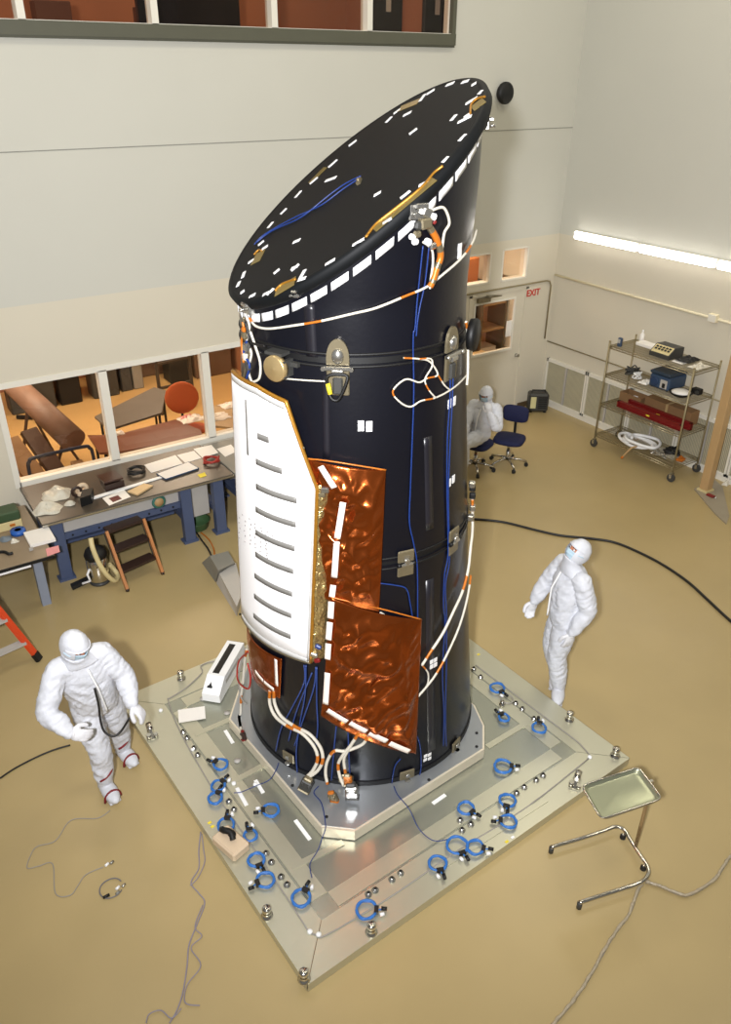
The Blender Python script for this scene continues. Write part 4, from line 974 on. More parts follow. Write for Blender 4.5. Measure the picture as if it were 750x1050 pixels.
# right: in profile, head tipped back towards the top of the telescope
B0_ = V((5.06, 4.09, 0)); E_ = V((.83, -.556, 0)); K_ = V((-.556, -.83, 0))
def J_(e, k, z): return B0_+E_*e+K_*k+V((0, 0, z*.975 if z > .2 else z))
JR = dict(pel=J_(.02, 0, .92), hipL=J_(.0, .09, .90), hipR=J_(.0, -.09, .90), knL=J_(-.04, .10, .49), knR=J_(-.05, -.08, .49), ankL=J_(.02, .12, .09), ankR=J_(.05, -.09, .09),
    shL=J_(.075, .17, 1.41), shR=J_(-.02, -.19, 1.42), elL=J_(.145, .22, 1.13), elR=J_(-.15, -.24, 1.16), wrL=J_(.02, .24, .88), wrR=J_(-.26, -.20, .93),
    hdL=(E_*-.18+K_*.1+V((0, 0, -1))), hdR=(E_*-.25+V((0, 0, -1))), thL=(-E_), thR=(-E_), paL=(-K_-E_*.3), paR=(K_),
    head=J_(.035, 0, 1.655), hfwd=(E_*-.86+K_*.22+V((0, 0, .62))), fwd=(E_*-.97+K_*.22), toeL=(E_*-.35+K_*.95), toeR=(E_*-.35+K_*.9))
JR['toeL'] = E_*-.25+K_*.95
person('person in white coverall standing right of the platform, head tipped back to look up', JR, hc=.45)
# far: seated on a swivel chair behind the telescope, hand to chin
S0 = V((7.66, 8.38, 0))
def S_(e, k, z): return S0+E_*e+K_*k+V((0, 0, z))
JS = dict(pel=S_(.04, 0, .65), hipL=S_(.08, .09, .655), hipR=S_(-.04, -.10, .655), knL=S_(-.24, .38, .60), knR=S_(-.40, .12, .60), ankL=S_(-.24, .40, .10), ankR=S_(-.42, .16, .10),
    shL=S_(.25, .10, 1.06), shR=S_(-.09, -.06, 1.06), elL=S_(.25, .28, .84), elR=S_(-.22, .16, .82), wrL=S_(.12, .26, 1.06), wrR=S_(-.25, .36, .74),
    hdL=(E_*-.2+V((0, 0, 1))), hdR=(K_), thL=(-E_), thR=(-E_+V((0, 0, .5))), paL=(-K_), paR=V((0, 0, -1)),
    head=S_(.08, .06, 1.28), hfwd=(E_*-.55+K_*.8+V((0, 0, -.12))), fwd=(E_*-.55+K_*.84), toeL=(E_*-.5+K_), toeR=(E_*-.6+K_))
person('person in white coverall seated on a swivel chair behind the telescope, gloved hand at chin', JS, hc=.8)
#@@PEOPLEEND


# ================================================================== LEFT: BENCHES
def leg_frame(x, y0, y1, zt, par, m_=None):
    m_ = m_ or bench_blue
    b = MB(); b.bb(x-.07, x+.07, y0, y0+.10, 0.02, zt); b.bb(x-.10, x+.10, y0-.02, y0+.13, 0, .03)
    b.bb(x-.05, x+.05, y1-.10, y1, .02, zt); b.bb(x-.10, x+.10, y1-.13, y1, 0, .03); b.bb(x-.05, x+.05, y0+.1, y1-.1, .30, .38); b.bb(x-.05, x+.05, y0+.1, y1-.1, zt-.09, zt)
    return b.build('leg', m_, par)
wb = thing('workbench', 'long dark topped workbench with blue steel legs under the lower window', 'workbench', (2.5, 9.3, 0))
b = MB(); b.bb(1.29, 3.74, 8.73, 9.86, .80, .845, 0, .006); b.build('top', bench_top, wb)
b = MB(); b.bb(1.29, 3.74, 8.722, 8.73, .81, .835); b.build('front_edge', steel_m, wb)
for x in (1.45, 3.07, 3.52): leg_frame(x, 8.76, 9.80, .80, wb)
MB().bb(1.52, 3.0, 9.05, 9.10, .42, .60).build('stretcher', bench_blue, wb)
MB().bb(1.52, 3.0, 9.10, 9.70, .30, .33).build('lower_shelf', bench_blue, wb)
MB().bb(1.53, 3.0, 8.86, 8.88, .60, .80).build('modesty_panel', panel_grey, wb)
b = MB(); b.bb(1.52, 3.0, 8.82, 8.86, .52, .60); b.build('front_rail', bench_blue, wb)
for k in range(9): MB().cyl((1.62+k*.16, 8.82, .56), (1.62+k*.16, 8.812, .56), .013).build('rail_hole', black_m, wb)
MB().bb(3.16, 3.44, 8.95, 8.97, .25, .80).build('end_panel', panel_grey, wb)
wb2 = thing('workbench', 'grey topped workbench continuing right behind the telescope', 'workbench', (4.6, 9.3, 0))
b = MB(); b.bb(3.78, 5.6, 8.80, 9.86, .78, .82, 0, .006); b.build('top', mgrey_m, wb2)
for x in (3.95, 5.4): leg_frame(x, 8.86, 9.80, .78, wb2)
b = MB(); b.bb(4.05, 5.3, 8.9, 9.6, .50, .78); o = b.build('drawer_case', bench_blue, wb2)
for k in range(2): MB().bb(4.08+k*.62, 4.64+k*.62, 8.88, 8.90, .53, .75).build('drawer', grey_blue, wb2)
MB().bb(4.0, 5.35, 9.0, 9.6, .28, .31).build('lower_shelf', bench_blue, wb2)
tb = thing('lab_table', 'tan topped table with black edge and grey legs at the left picture edge', 'table', (.3, 8.7, 0))
b = MB(); b.bb(-1.2, 1.26, 8.16, 9.55, .71, .75, 0, .005); b.build('top', table_top, tb)
MB().bb(-1.2, 1.26, 8.145, 8.16, .715, .748).build('front_edge', black_m, tb); MB().bb(-1.2, 1.0, 8.14, 8.155, .69, .712).build('edge_strip', tape_w, tb)
for x in (-1.05, 1.10):
    for y in (8.36, 9.35): MB().bb(x-.05, x+.05, y, y+.10, 0, .71).build('leg', grey_blue, tb)
MB().bb(-1.0, 1.05, 8.40, 8.44, .62, .71).build('apron', grey_blue, tb)
def flatbox(name, px, z, h, m_, lab, cat, grp=None, parts=None):
    q = [at(*p, z+.0015) for p in px]; n = len(q); b = MB()
    b.add(q+[v+V((0, 0, h)) for v in q], [list(range(n)), [n+i for i in range(n)][::-1]]+[[i, n+i, n+(i+1) % n, (i+1) % n] for i in range(n)])
    o = b.build(name, m_); return tag(o, lab, cat, grp)
ZB = .845
# on the bench
for px, lab in ((((148, 477), (180, 467), (187.5, 475.5), (155, 485)), 'white sheet at the rear of the bench, left of three'), (((181.5, 467), (199, 462.5), (206.5, 470), (190, 474.8)), 'white sheet at the rear of the bench, middle of three'),
                (((198.5, 460.5), (217, 456.5), (224, 464.5), (207.5, 469.5)), 'white sheet at the rear of the bench, right of three')):
    flatbox('paper_sheet', px, ZB, .005, paper_m, lab, 'paper')
flatbox('paper_sheet', ((222.5, 460.5), (237, 456), (243, 463), (231, 468.5)), .82, .004, paper_m, 'white sheet on the grey bench beside the radiator', 'paper')
nb = thing('notebook', 'white covered binder at the bench front beside the yellow label', 'binder', at(182, 483, ZB))
q = [(160.5, 487), (193.5, 474.8), (204, 481), (170, 492.5)]
flat = lambda name, px, z, h, m_, par: (lambda Q: MB_add(name, Q, h, m_, par))([at(*p, z) for p in px])
def MB_add(name, q, h, m_, par):
    n = len(q); b = MB(); b.add(q+[v+V((0, 0, h)) for v in q], [list(range(n)), [n+i for i in range(n)][::-1]]+[[i, n+i, n+(i+1) % n, (i+1) % n] for i in range(n)]); return b.build(name, m_, par)
flat('cover', q, ZB+.002, .022, bluebox, nb); flat('page', [(161.5, 486), (193, 474.2), (203, 480.2), (170, 491)], ZB+.0245, .004, paper_m, nb)
pp = thing('printed_sheet', 'white sheet with a dark red picture at the bench front edge', 'paper', at(118, 510, ZB))
flat('sheet', ((105, 511), (127, 502), (134, 509.5), (112, 518.5)), ZB+.002, .003, paper_m, pp); flat('picture', ((111.5, 511), (121, 507.8), (125, 511.5), (116, 515)), ZB+.0055, .001, mat('dark_red_print', (96, 36, 32), .5), pp)
flatbox('ruler', ((95, 510), (166, 488.5), (167.5, 490), (96.5, 512)), ZB, .012, tape_w, 'long white straight edge lying along the bench front', 'ruler')
flatbox('wood_block', ((131, 505), (148, 497), (157, 499), (141, 508.5)), ZB, .02, mat('pale_wood', (206, 176, 130), .5), 'pale wooden block on the bench by the printed sheet', 'block')
flatbox('yellow_label', ((202.5, 487), (210, 484.5), (212, 488), (205.5, 490)), ZB, .003, yellow_m, 'yellow label on the bench front edge under the red coil', 'label')
bc = thing('instrument_case', 'dark brown flat topped case on the middle of the bench', 'case', at(113, 497, ZB))
o = flat('case_body', ((103, 497), (121, 491.5), (128, 498.5), (109, 504.5)), ZB+.002, .085, brown_m, bc); flat('lid', ((99.5, 489), (118, 483.5), (126.5, 491), (107, 496)), ZB+.115, .02, mat('brown_lid', (66, 44, 36), .3), bc)
bp = thing('power_meter', 'small black box meter with dials standing on the bench', 'meter', at(90, 510, ZB))
o = flat('casing', ((83.5, 520), (95, 516), (97, 509), (86, 511)), ZB+.002, .12, black_m, bp)
for k in range(3): p = at(87+k*3.2, 512-k*.8, ZB+.07); MB().cyl(p, p+V((0, -.012, 0)), .010).build('dial', tape_w, bp)
tp = thing('tape_dispenser', 'beige rounded tape dispenser behind the black meter', 'dispenser', at(80, 503, ZB))
p = at(85, 503, ZB+.05); b = MB(); b.box(p+V((0, 0, -.02)), (.16, .11, .055), None, 0, .01); b.tube([p+V((.0+.05*math.cos(a), 0, .03+.05*math.sin(a))) for a in [2*PI*i/20 for i in range(20)]], .028, 8, True); b.build('body', beige_m, tp)
p = at(79, 505, ZB+.06); MB().tube([p+V((.055*math.cos(a), .01, .01+.055*math.sin(a))) for a in [2*PI*i/20 for i in range(20)]], .02, 8, True).build('tape_roll', brown_m, tp)
def heap(px, z, r, h, m_, name, lab, cat, sd):
    c = at(*px, z); b = MB(); n = 30
    def P(u, v, o):
        a = 2*PI*u; rr = r*v; q = V((rr*math.cos(a), rr*math.sin(a)*.8, 0)); e = 1+.35*noise.noise(V((math.cos(a)*1.6+sd, math.sin(a)*1.6, 1.)))
        return c+q*e+V((0, 0, .003+max(0, (h*(1-v**2)*(1+.9*noise.noise(q*9+V((sd, 0, 0))))))*1.0 + o*(.0 if v > .99 else 1)))
    b.slab(lambda u, v: P(u, .02+.98*v, 0), lambda u, v: P(u, .02+.98*v, -.0015), n, 10); return tag(b.build(name, m_), lab, cat)
heap((58, 508), ZB, .20, .10, bag_m, 'plastic_bag', 'crumpled clear plastic bags heaped at the left end of the bench', 'bag', 2)
heap((49, 523), ZB, .17, .08, bag_m, 'plastic_bag', 'clear plastic bag of parts at the front left bench corner', 'bag', 6)
heap((72, 517), ZB, .07, .05, bag_m, 'plastic_bag', 'small clear bag with red label on the bench', 'bag', 9)
def loops(px, z, r, n, m_, name, lab, rr=.012):
    c = at(*px, z); pts = [c+V((r*(1+.08*math.sin(i*.7))*math.cos(2*PI*i/22), r*(1+.1*math.sin(i*.37))*math.sin(2*PI*i/22), .016+.05*i/(22*n)+.012*math.sin(i*.5))) for i in range(22*n)]
    return tag(MB().tube(pts, rr, 7).build(name, m_), lab, 'cable coil')
loops((140, 485), ZB, .105, 4, black_c, 'cable_coil', 'black cable coil on the bench beside the brown case')
loops((217, 474), ZB, .10, 3, red_c, 'cable_coil', 'red cable coil at the right end of the bench')
# on the table
gb = thing('tool_box', 'green and cream metal tool box at the back of the left table', 'tool box', (.7, 9.2, .75))
b = MB(); b.bb(.35, 1.12, 8.98, 9.22, .752, .86, 0, .006); b.build('base', cream_m, gb); b = MB(); b.bb(.35, 1.12, 8.98, 9.22, .862, .98, 0, .015); o = b.build('lid', green_m, gb)
MB().tube([(.62, 9.1, .98), (.62, 9.1, 1.01), (.88, 9.1, 1.01), (.88, 9.1, .98)], .010, 6).build('handle', beige_m, o); MB().bb(.98, 1.04, 8.97, 8.98, .80, .83).build('latch', orange_c, gb)
t = thing('tape_roll', 'blue tape roll lying on the left table', 'tape', at(19, 547, .75)); c = at(19, 547, .75)
MB().lathe([(.04, 0), (.085, 0), (.085, .05), (.04, .05)], c+V((0, 0, .002)), 24).build('roll', bluetape, t); MB().lathe([(.032, 0), (.039, 0), (.039, .05), (.032, .05)], c+V((0, 0, .002)), 24).build('core', box_m, t)
heap((6, 553), .75, .08, .04, mat('grey_blue_bag', (110, 120, 128), .25), 'plastic_bag', 'grey wrap heaped beside the blue tape roll', 'bag', 12)
bb_ = thing('binder', 'white ring binder at the right end of the left table', 'binder', at(40, 552, .75))
flat('cover', ((24.5, 549), (50, 542.5), (57.5, 555), (31.5, 562)), .753, .04, paper_m, bb_); flat('label_plate', ((30, 564), (34, 562.8), (34.5, 564), (30.5, 565.5)), .753, .03, panel_grey, bb_)
tag(flat('pink_note', ((47, 563), (60, 559.5), (61.5, 566), (48.5, 570.5)), .752, .004, pink_m, None), 'pink note at the front right corner of the left table', 'note')
heap((15, 556), .75, .05, .05, bag_m, 'glass_jar', 'small clear jar heap on the left table', 'jar', 15)
tag(MB().tube(smooth([at(*p, .765) for p in ((0, 566), (5, 566), (9, 568), (13, 567))], 4), .018, 7).build('hand_tool', black_m), 'small black tool at the front of the left table', 'tool')
# step stool against the bench
st = thing('step_stool', 'wooden sided step stool with three dark treads in front of bench', 'step stool', (2.25, 8.4, 0))
f0, f1 = at(131, 606), at(167, 588.5); t0, t1 = at(109, 545, .62), at(147, 532, .62)
for f_, t_ in ((f0, t0), (f1, t1)): b = MB(); b.beam(f_+V((0, 0, .0)), t_, .035, .05); b.build('side_rail', wood_m, st); b = MB(); b.lathe([(.024, 0), (.024, .03), (0, .03)], f_, 10); b.build('foot', black_m, st)
for k, (fr) in enumerate((.30, .64, .97)):
    a, c = f0.lerp(t0, fr), f1.lerp(t1, fr); d = (c-a).normalized(); e = V((-d.y, d.x, 0)); a, c = a+d*.015, c-d*.015
    b = MB(); b.beam(a+e*.07, c+e*.07, .16, .03); b.build('tread', brown_m, st)
for f_, t_ in ((f0, t0), (f1, t1)):
    e = V((-.3, .95, 0)); b = MB(); b.beam(V((t_.x, t_.y+.07, t_.z-.06)), V((f_.x+.05, f_.y+.42, .012)), .025, .035); b.build('rear_leg', dgrey_m, st)
# canister vacuum
vc = at(103, 596); vt = thing('canister_vacuum', 'steel canister vacuum with cream hose beside the step stool', 'vacuum', vc)
b = MB(); b.lathe([(.11, .04), (.125, .06), (.125, .34), (.11, .36)], vc, 24); b.build('canister', chrome_m, vt); b = MB(); b.lathe([(.13, .36), (.135, .40), (.11, .46), (.05, .48), (0, .48)], vc, 24); b.build('lid', black_m, vt); b = MB(); b.lathe([(.12, .0), (.13, .02), (.11, .04)], vc, 20); b.build('base', dgrey_m, vt)
b = MB(); b.tube(smooth([vc+V(p) for p in ((-.03, -.06, .66), (-.04, -.12, .55), (-.01, -.17, .35), (.05, -.19, .18), (.13, -.17, .06), (.20, -.08, .05), (.19, .0, .10), (.14, 0.0, .2))], 6), .030, 10); b.build('hose', cream_m, vt)
b = MB(); b.beam(vc+V((-.13, .0, .08)), vc+V((-.34, .02, .03)), .08, .05); b.build('floor_tool', black_m, vt); MB().tube([vc+V((-.11, -.06, .25)), vc+V((-.15, -.08, .2)), vc+V((-.13, -.08, .1)), vc+V((-.22, -.04, .07))], .015, 7).build('power_lead', tape_w, vt)
# under the bench
c = at(202, 541); t = thing('wire_basket', 'round green tub on the floor between the bench legs', 'tub', c)
b = MB(); b.lathe([(.13, 0), (.16, .02), (.18, .12), (.19, .13), (.17, .12), (.15, .03), (0, .02)], c, 24); b.build('tub', mat('green_tub', (66, 96, 60), .45), t)
t = thing('fan_disc', 'green and orange round disc hanging under the bench top', 'disc', (2.7, 8.93, .66))
b = MB(); b.lathe([(.02, 0), (.08, 0), (.092, .01), (.08, .02), (.02, .02)], (2.72, 8.815, .695), 24, axis=(0, -1, 0)); b.build('rim', mat('teal_rim', (50, 110, 96), .4), t); b = MB(); b.lathe([(.0, .02), (.06, .021), (.06, .024), (0, .025)], (2.72, 8.815, .695), 20, axis=(0, -1, 0)); b.build('face', tan_m, t)
tag(MB().tube(smooth([at(*p, .015) for p in ((201, 545), (207, 554), (213, 562), (217, 570))], 5), .012, 6).build('supply_lead', black_c), 'black cord from the bench floor to the grey duct', 'cord')
tag(MB().tube(smooth([at(*p, .045) for p in ((206, 546), (214, 553), (219, 562), (220, 569))], 5), .010, 6).build('supply_lead', orange_c), 'orange cord running to the grey duct beside the radiator', 'cord')
# grey hood-like floor duct beside the radiator
hd_ = thing('floor_duct', 'grey angular sheet metal duct on the floor left of the telescope', 'duct', at(228, 595))
A_ = [at(*p, 0) for p in ((207, 577), (233, 570), (243, 583), (221, 597))]; top = [at(*p, .22) for p in ((215, 570), (234, 565), (241, 577), (224, 585))]
b = MB(); b.add(A_+top, [[0, 1, 2, 3], [4, 7, 6, 5]]+[[i, 4+i, 4+(i+1) % 4, (i+1) % 4] for i in range(4)]); b.build('hood_section', mgrey_m, hd_)
A2 = [at(*p, 0) for p in ((222, 598), (244, 584), (250, 610), (243, 632))]; t2 = [at(*p, .16) for p in ((225, 588), (242, 577), (249, 606), (243, 622))]
b = MB(); b.add(A2+t2, [[0, 1, 2, 3], [4, 7, 6, 5]]+[[i, 4+i, 4+(i+1) % 4, (i+1) % 4] for i in range(4)]); b.build('tapered_section', panel_grey, hd_)
# orange step ladder at the left edge
ld = thing('step_ladder', 'orange fibreglass step ladder cut by the left picture edge', 'ladder', (.4, 7.3, 0))
fA = at(41, 677, .0); tA = at(0, 627, .62); dA = (tA-fA); dA = dA/dA.z
sx = V((-.5, .35, 0)); ov = V((-.55, -.25, 0))
HTL = 1.75; apex = fA+dA*HTL
b = MB(); b.beam(fA+dA*.06, apex, .07, .035); b.build('rail', orange_p, ld); b = MB(); b.beam(fA+dA*.005, fA+dA*.09, .078, .045); b.build('foot', black_m, ld)
fB = fA+V((-.52, -.1, 0)); b = MB(); b.beam(fB+dA*.06, apex+V((-.30, -.06, 0)), .07, .035); b.build('rail', orange_p, ld); b = MB(); b.beam(fB+dA*.005, fB+dA*.09, .078, .045); b.build('foot', black_m, ld)
for k in range(5):
    h = .24+k*.29; f_ = h/HTL; a = fA+dA*h; c = (fB).lerp(apex+V((-.30, -.06, 0)), f_); b = MB(); b.beam(a, c, .09, .025); b.build('step', panel_grey, ld)
for s_ in (V((0, 0, 0)), V((-.40, -.08, 0))):
    b = MB(); b.beam(apex+s_*.7, V((apex.x-.95, apex.y+.2, .03))+s_, .04, .03); b.build('rear_rail', orange_p, ld)
b = MB(); b.box(apex+V((-.15, -.03, .02)), (.42, .16, .05), Matrix.Rotation(.2, 3, 'Z'), 0, .01); b.build('top_cap', black_m, ld)
# cords on the floor
def cord(px, r, m_, lab, cat='cord', nm='extension_lead', lift=0):
    return tag(MB().tube(smooth([at(*p, r+.001+lift) for p in px], 6), r, 6).build(nm, m_), lab, cat)
cord(((0, 798), (15, 788), (36, 777), (55, 769), (72, 764)), .008, black_c, 'dark lead on the floor reaching the left person from picture edge')
cord(((113, 831), (100, 839), (73, 841), (57, 862), (38, 868), (31, 878), (28, 890), (40, 888), (54, 886), (57, 916), (72, 918), (80, 908), (88, 897), (106, 889)), .004, grey_c, 'thin grey wire wandering on the floor at lower left')
cord(((206, 853), (204, 872), (204, 890), (196, 905), (204, 916), (210, 926), (202, 948), (194, 969), (192, 990), (188, 1016), (182, 1035), (174, 1049)), .005, mat('lilac_wire', (140, 134, 148), .5), 'thin lilac wire trailing down from the platform left edge')
cord(((207, 855), (209, 872), (210, 884), (203, 900), (195, 908)), .004, _mats['lilac_wire'], 'short lilac wire strand beside the platform left edge', lift=.010)
cord(((208, 928), (200, 950), (207, 960), (196, 972), (206, 990), (192, 1010), (190, 1028), (205, 1031)), .004, _mats['lilac_wire'], 'looping lilac wire strand on the floor below the platform', lift=.010)
cord(((150, 1049), (153, 1040), (165, 1036), (176, 1044), (186, 1034)), .004, _mats['lilac_wire'], 'lilac wire loop at the bottom picture edge', lift=.010)
c = at(114, 911, .006); t = thing('sensor_lead', 'small grey lead coil with white plugs on the floor at lower left', 'cable coil', c)
MB().tube([c+V((.085*math.cos(a), .085*math.sin(a), .003+.002*math.sin(3*a))) for a in [2*PI*i/26*.85+.2 for i in range(27)]], .005, 6).build('coil', mat('dark_grey_lead', (110, 108, 112), .5), t)
for (x, y, m_) in ((108, 888, tape_w), (113, 886, steel_m), (119, 912, tape_w), (125, 909.5, steel_m), (119, 917, mgrey_m)):
    p = at(x, y, .012); MB().cyl(p, p+V((.03, .012, 0)), .011).build('plug', m_, t)
p = at(109, 919, .012); MB().cyl(p-V((.025, 0, 0)), p+V((.025, 0, 0)), .012).build('clip', black_m, t)


# ================================================================== RIGHT
cord(((480, 532), (498, 533), (520, 536), (548, 543), (575, 549), (605, 552), (630, 556), (655, 566), (680, 579), (705, 596), (725, 614), (750, 637), (775, 655)), .017, black_c, 'thick black cable curving over the floor behind the right person')
def wrapped(px, lab):
    o = cord(px, .011, grey_c, lab)
    P = smooth([at(*p, .02) for p in px], 14); r_ = [.010+.011*max(0, noise.noise(V((i*.35, 3.3, len(px))))) for i in range(len(P))]
    pts = [p+V((.008*noise.noise(p*19), .008*noise.noise(p*17+V((3, 0, 0))), .004)) for p in P]
    MB().tube(pts, r_, 8).build('plastic_wrap', mat('plastic_wrap', (168, 156, 134), .25, 0, .3, 30, .5, 60), o)
wrapped(((659, 903), (652, 920), (645, 938), (630, 958), (617, 980), (602, 1006), (585, 1030), (566, 1052)), 'grey cord wrapped in crinkled plastic running to the bottom edge')
wrapped(((662, 904), (676, 908), (690, 914), (704, 918), (720, 911), (735, 899), (748, 880), (760, 866)), 'grey cord in crinkled plastic leaving at the right edge')
# tray stand
ty = thing('tray_stand', 'stainless tray stand with rounded tray and U shaped base by platform', 'tray stand', (3.9, 2.4, 0))
ZT_ = .85; q = [at(*p, ZT_) for p in ((597, 806), (655, 787), (679, 819), (617, 840))]; cc = sum(q, V())/4
def rrect(q, ins, z, k=6, rad=.05):
    out = []; n = len(q); q = [p+(cc-p).normalized()*ins*1.4 for p in q]
    for i in range(n):
        p, a, b_ = q[i], q[i-1], q[(i+1) % n]; da, db = (a-p).normalized(), (b_-p).normalized()
        for t in range(k+1):
            u = t/k; s0 = p+da*rad*(1-u)**2+db*rad*u**2; out.append(V((s0.x, s0.y, z)))
    return out
b = MB(); rs = [rrect(q, 0, ZT_+.004), rrect(q, -.004, ZT_), rrect(q, .006, ZT_-.004), rrect(q, .016, ZT_-.022), rrect(q, .03, ZT_-.026)]; n = len(rs[0])
inner = rs; vs = [p for r_ in rs for p in r_]; k0 = len(vs); vs += [p-V((0, 0, .003)) for p in vs]
fs = [[i*n+j, i*n+(j+1) % n, (i+1)*n+(j+1) % n, (i+1)*n+j] for i in range(4) for j in range(n)]; fs += [[k0+a for a in f][::-1] for f in fs]
fs += [[4*n+j for j in range(n)], [k0+4*n+j for j in range(n)][::-1]]+[[j, k0+j, k0+(j+1) % n, (j+1) % n] for j in range(n)]
b.add(vs, fs, True); b.build('tray', tray_m, ty)
MB().tube(rrect(q, -.002, ZT_+.001), .007, 6, True).build('rim', chrome_m, ty)
zc = .062; U = [at(*p, zc) for p in ((565, 869), (596, 860), (620, 852), (631, 848), (640, 851), (647, 862), (656, 876), (664, 888), (665, 897), (657, 905), (640, 911), (618, 918), (594, 926))]
MB().tube(smooth(U, 6), .016, 10).build('base_frame', chrome_m, ty)
pb = at(652, 868, zc); ptop = V((pb.x, pb.y, ZT_-.04))
MB().cyl(pb, ptop, .014).build('post', mat('tan_steel_post', (186, 164, 132), .25, .8), ty)
b = MB(); b.beam(ptop, V((cc.x, cc.y, ZT_-.035)), .022, .016); fr = rrect(q, .02, ZT_-.034, 4); b.tube(fr, .006, 6, True); b.build('tray_arm', chrome_m, ty)
for (x, y) in ((639, 858), (660, 890)):
    p = at(x, y, .024); b = MB(); b.tube([p-V((.012, .006, 0)), p+V((.012, .006, 0))], .024, 14); b.build('caster', black_m, ty); MB().cyl(p, p+V((0, 0, .03)), .009).build('caster_stem', chrome_m, ty)
for (x, y) in ((566, 868.5), (595, 925.5)):
    p = at(x, y, zc); MB().lathe([(.02, 0), (.02, .06), (0, .065)], V((p.x, p.y, 0)), 10).build('foot', dgrey_m, ty)

# swivel chairs
def chair(lab):
    c = thing('swivel_chair', lab, 'chair', (0, 0, 0), 'blue swivel chairs')
    def pad(name, cx, cz, w_, d_, t_, R=None, cy=0):
        b = MB(); n = 26; prof = []
        def o(a, s): return V((math.copysign(abs(math.cos(a))**.55, math.cos(a))*w_/2*s, math.copysign(abs(math.sin(a))**.55, math.sin(a))*d_/2*s, 0))
        rings = [(.86, -t_/2), (.98, -t_*.3), (1.0, .0), (.96, t_*.35), (.84, t_*.5), (.0, t_*.5)]
        vs = []
        for s_, z_ in rings:
            for i in range(n):
                p = o(2*PI*i/n, max(s_, .01)); p.z = z_; vs.append(p)
        fs = [[i*n+j, i*n+(j+1) % n, (i+1)*n+(j+1) % n, (i+1)*n+j] for i in range(len(rings)-1) for j in range(n)]; fs.append(list(range(n))[::-1]); fs.append([(len(rings)-1)*n+j for j in range(n)])
        if R is not None: vs = [R @ p for p in vs]
        b.add([p+V((cx, cy, cz)) for p in vs], fs, True); return b.build(name, navy_f, c)
    pad('seat', 0, .455, .48, .46, .08); pad('backrest', 0, .79, .42, .27, .07, Matrix.Rotation(math.radians(84), 3, 'X'), .25)
    b = MB(); b.tube(smooth([(0, .05, .40), (0, .26, .40), (0, .31, .47), (0, .29, .77)], 5), .022, 8); b.build('back_bracket', black_m, c)
    b = MB(); b.cyl((0, 0, .10), (0, 0, .28), .035); b.cyl((0, 0, .28), (0, 0, .41), .022); b.box((0, 0, .405), (.2, .2, .025)); b.build('column', chrome_m, c)
    for k in range(5):
        a = 2*PI*k/5+.3; d = V((math.cos(a), math.sin(a), 0)); b = MB(); b.tube([d*.02+V((0, 0, .125)), d*.16+V((0, 0, .115)), d*.30+V((0, 0, .085))], [.026, .021, .016], 8); b.build('base_arm', chrome_m, c)
        e = V((-d.y, d.x, 0)); b = MB(); b.tube([d*.30-e*.022+V((0, 0, .032)), d*.30+e*.022+V((0, 0, .032))], .031, 14); b.cyl(d*.30+V((0, 0, .03)), d*.30+V((0, 0, .09)), .008); b.build('caster', black_m, c)
    return c
ch = chair('empty navy blue swivel chair beside the seated person')
p = at(520, 477); ch.location = (p.x, p.y, 0); ch.rotation_euler = (0, 0, math.radians(-58))
ch2 = dup(ch, (7.67, 8.385, 0), math.radians(-67), 'navy blue swivel chair carrying the seated person behind the telescope')
# heater box
c = V((10.26, 9.66, 0)); t = thing('heater_box', 'small dark grey heater box on the floor in the room corner', 'heater', c); RZ = Matrix.Rotation(math.radians(-35), 4, 'Z'); F = Matrix.Translation(c) @ RZ
b = MB(F); b.box((0, 0, .19), (.36, .24, .34), None, 0, .03); b.build('casing', dgrey_m, t); MB(F).box((-.10, -.125, .20), (.10, .012, .22), None, 0, .004).build('control_panel', mat('pale_yellow_panel', (206, 200, 150), .5), t)
for k in range(6): MB(F).box((.07, -.125, .10+k*.04), (.16, .012, .018)).build('grille_bar', black_m, t)
b = MB(F); b.tube([(-.12, 0, .36), (-.12, 0, .40), (.12, 0, .40), (.12, 0, .36)], .012, 6); b.build('handle', black_m, t)
for k in (-1, 1): MB(F).box((k*.13, 0, .01), (.05, .2, .02)).build('foot', black_m, t)

# wire rack
rk = thing('wire_rack', 'chrome wire shelving rack on casters against the right wall', 'shelf rack', (10.3, 7.2, 0))
X0, X1, Y0, Y1 = 9.92, 10.54, 6.42, 7.97; SH = (.235, .77, 1.27, 1.735)
for x in (X0, X1):
    for y in (Y0, Y1):
        b = MB(); b.cyl((x, y, .13), (x, y, 1.80), .014); b.lathe([(.017, 1.80), (.016, 1.815), (0, 1.82)], (x, y, 0), 10); b.build('post', pipe_m, rk)
        b = MB(); b.tube([(x-.018, y, .065), (x+.018, y, .065)], .065, 16); b.build('caster', dgrey_m, rk); b = MB(); b.bb(x-.03, x-.022, y-.02, y+.02, .06, .14); b.bb(x+.022, x+.03, y-.02, y+.02, .06, .14); b.bb(x-.03, x+.03, y-.02, y+.02, .13, .15); b.build('caster_fork', steel_m, rk)
for z in SH:
    b = MB()
    for zz in (z, z-.035): b.tube([(X0, Y0, zz), (X1, Y0, zz), (X1, Y1, zz), (X0, Y1, zz)], .007, 6, True)
    for k in range(1, 7): x = X0+(X1-X0)*k/7; b.tube([(x, Y0, z), (x, Y1, z)], .0035, 5)
    n = 60
    for k in range(1, n): y = Y0+(Y1-Y0)*k/n; b.tube([(X0, y, z+.003), (X1, y, z+.003)], .003, 4, caps=False)
    for k in range(13):
        y = Y0+(Y1-Y0)*k/13; y2 = Y0+(Y1-Y0)*(k+1)/13; b.tube([(X0, y, z), (X0, (y+y2)/2, z-.035), (X0, y2, z)], .003, 4)
    b.build('wire_shelf', mat('shelf_wire', (176, 164, 132), .3, .8), rk)
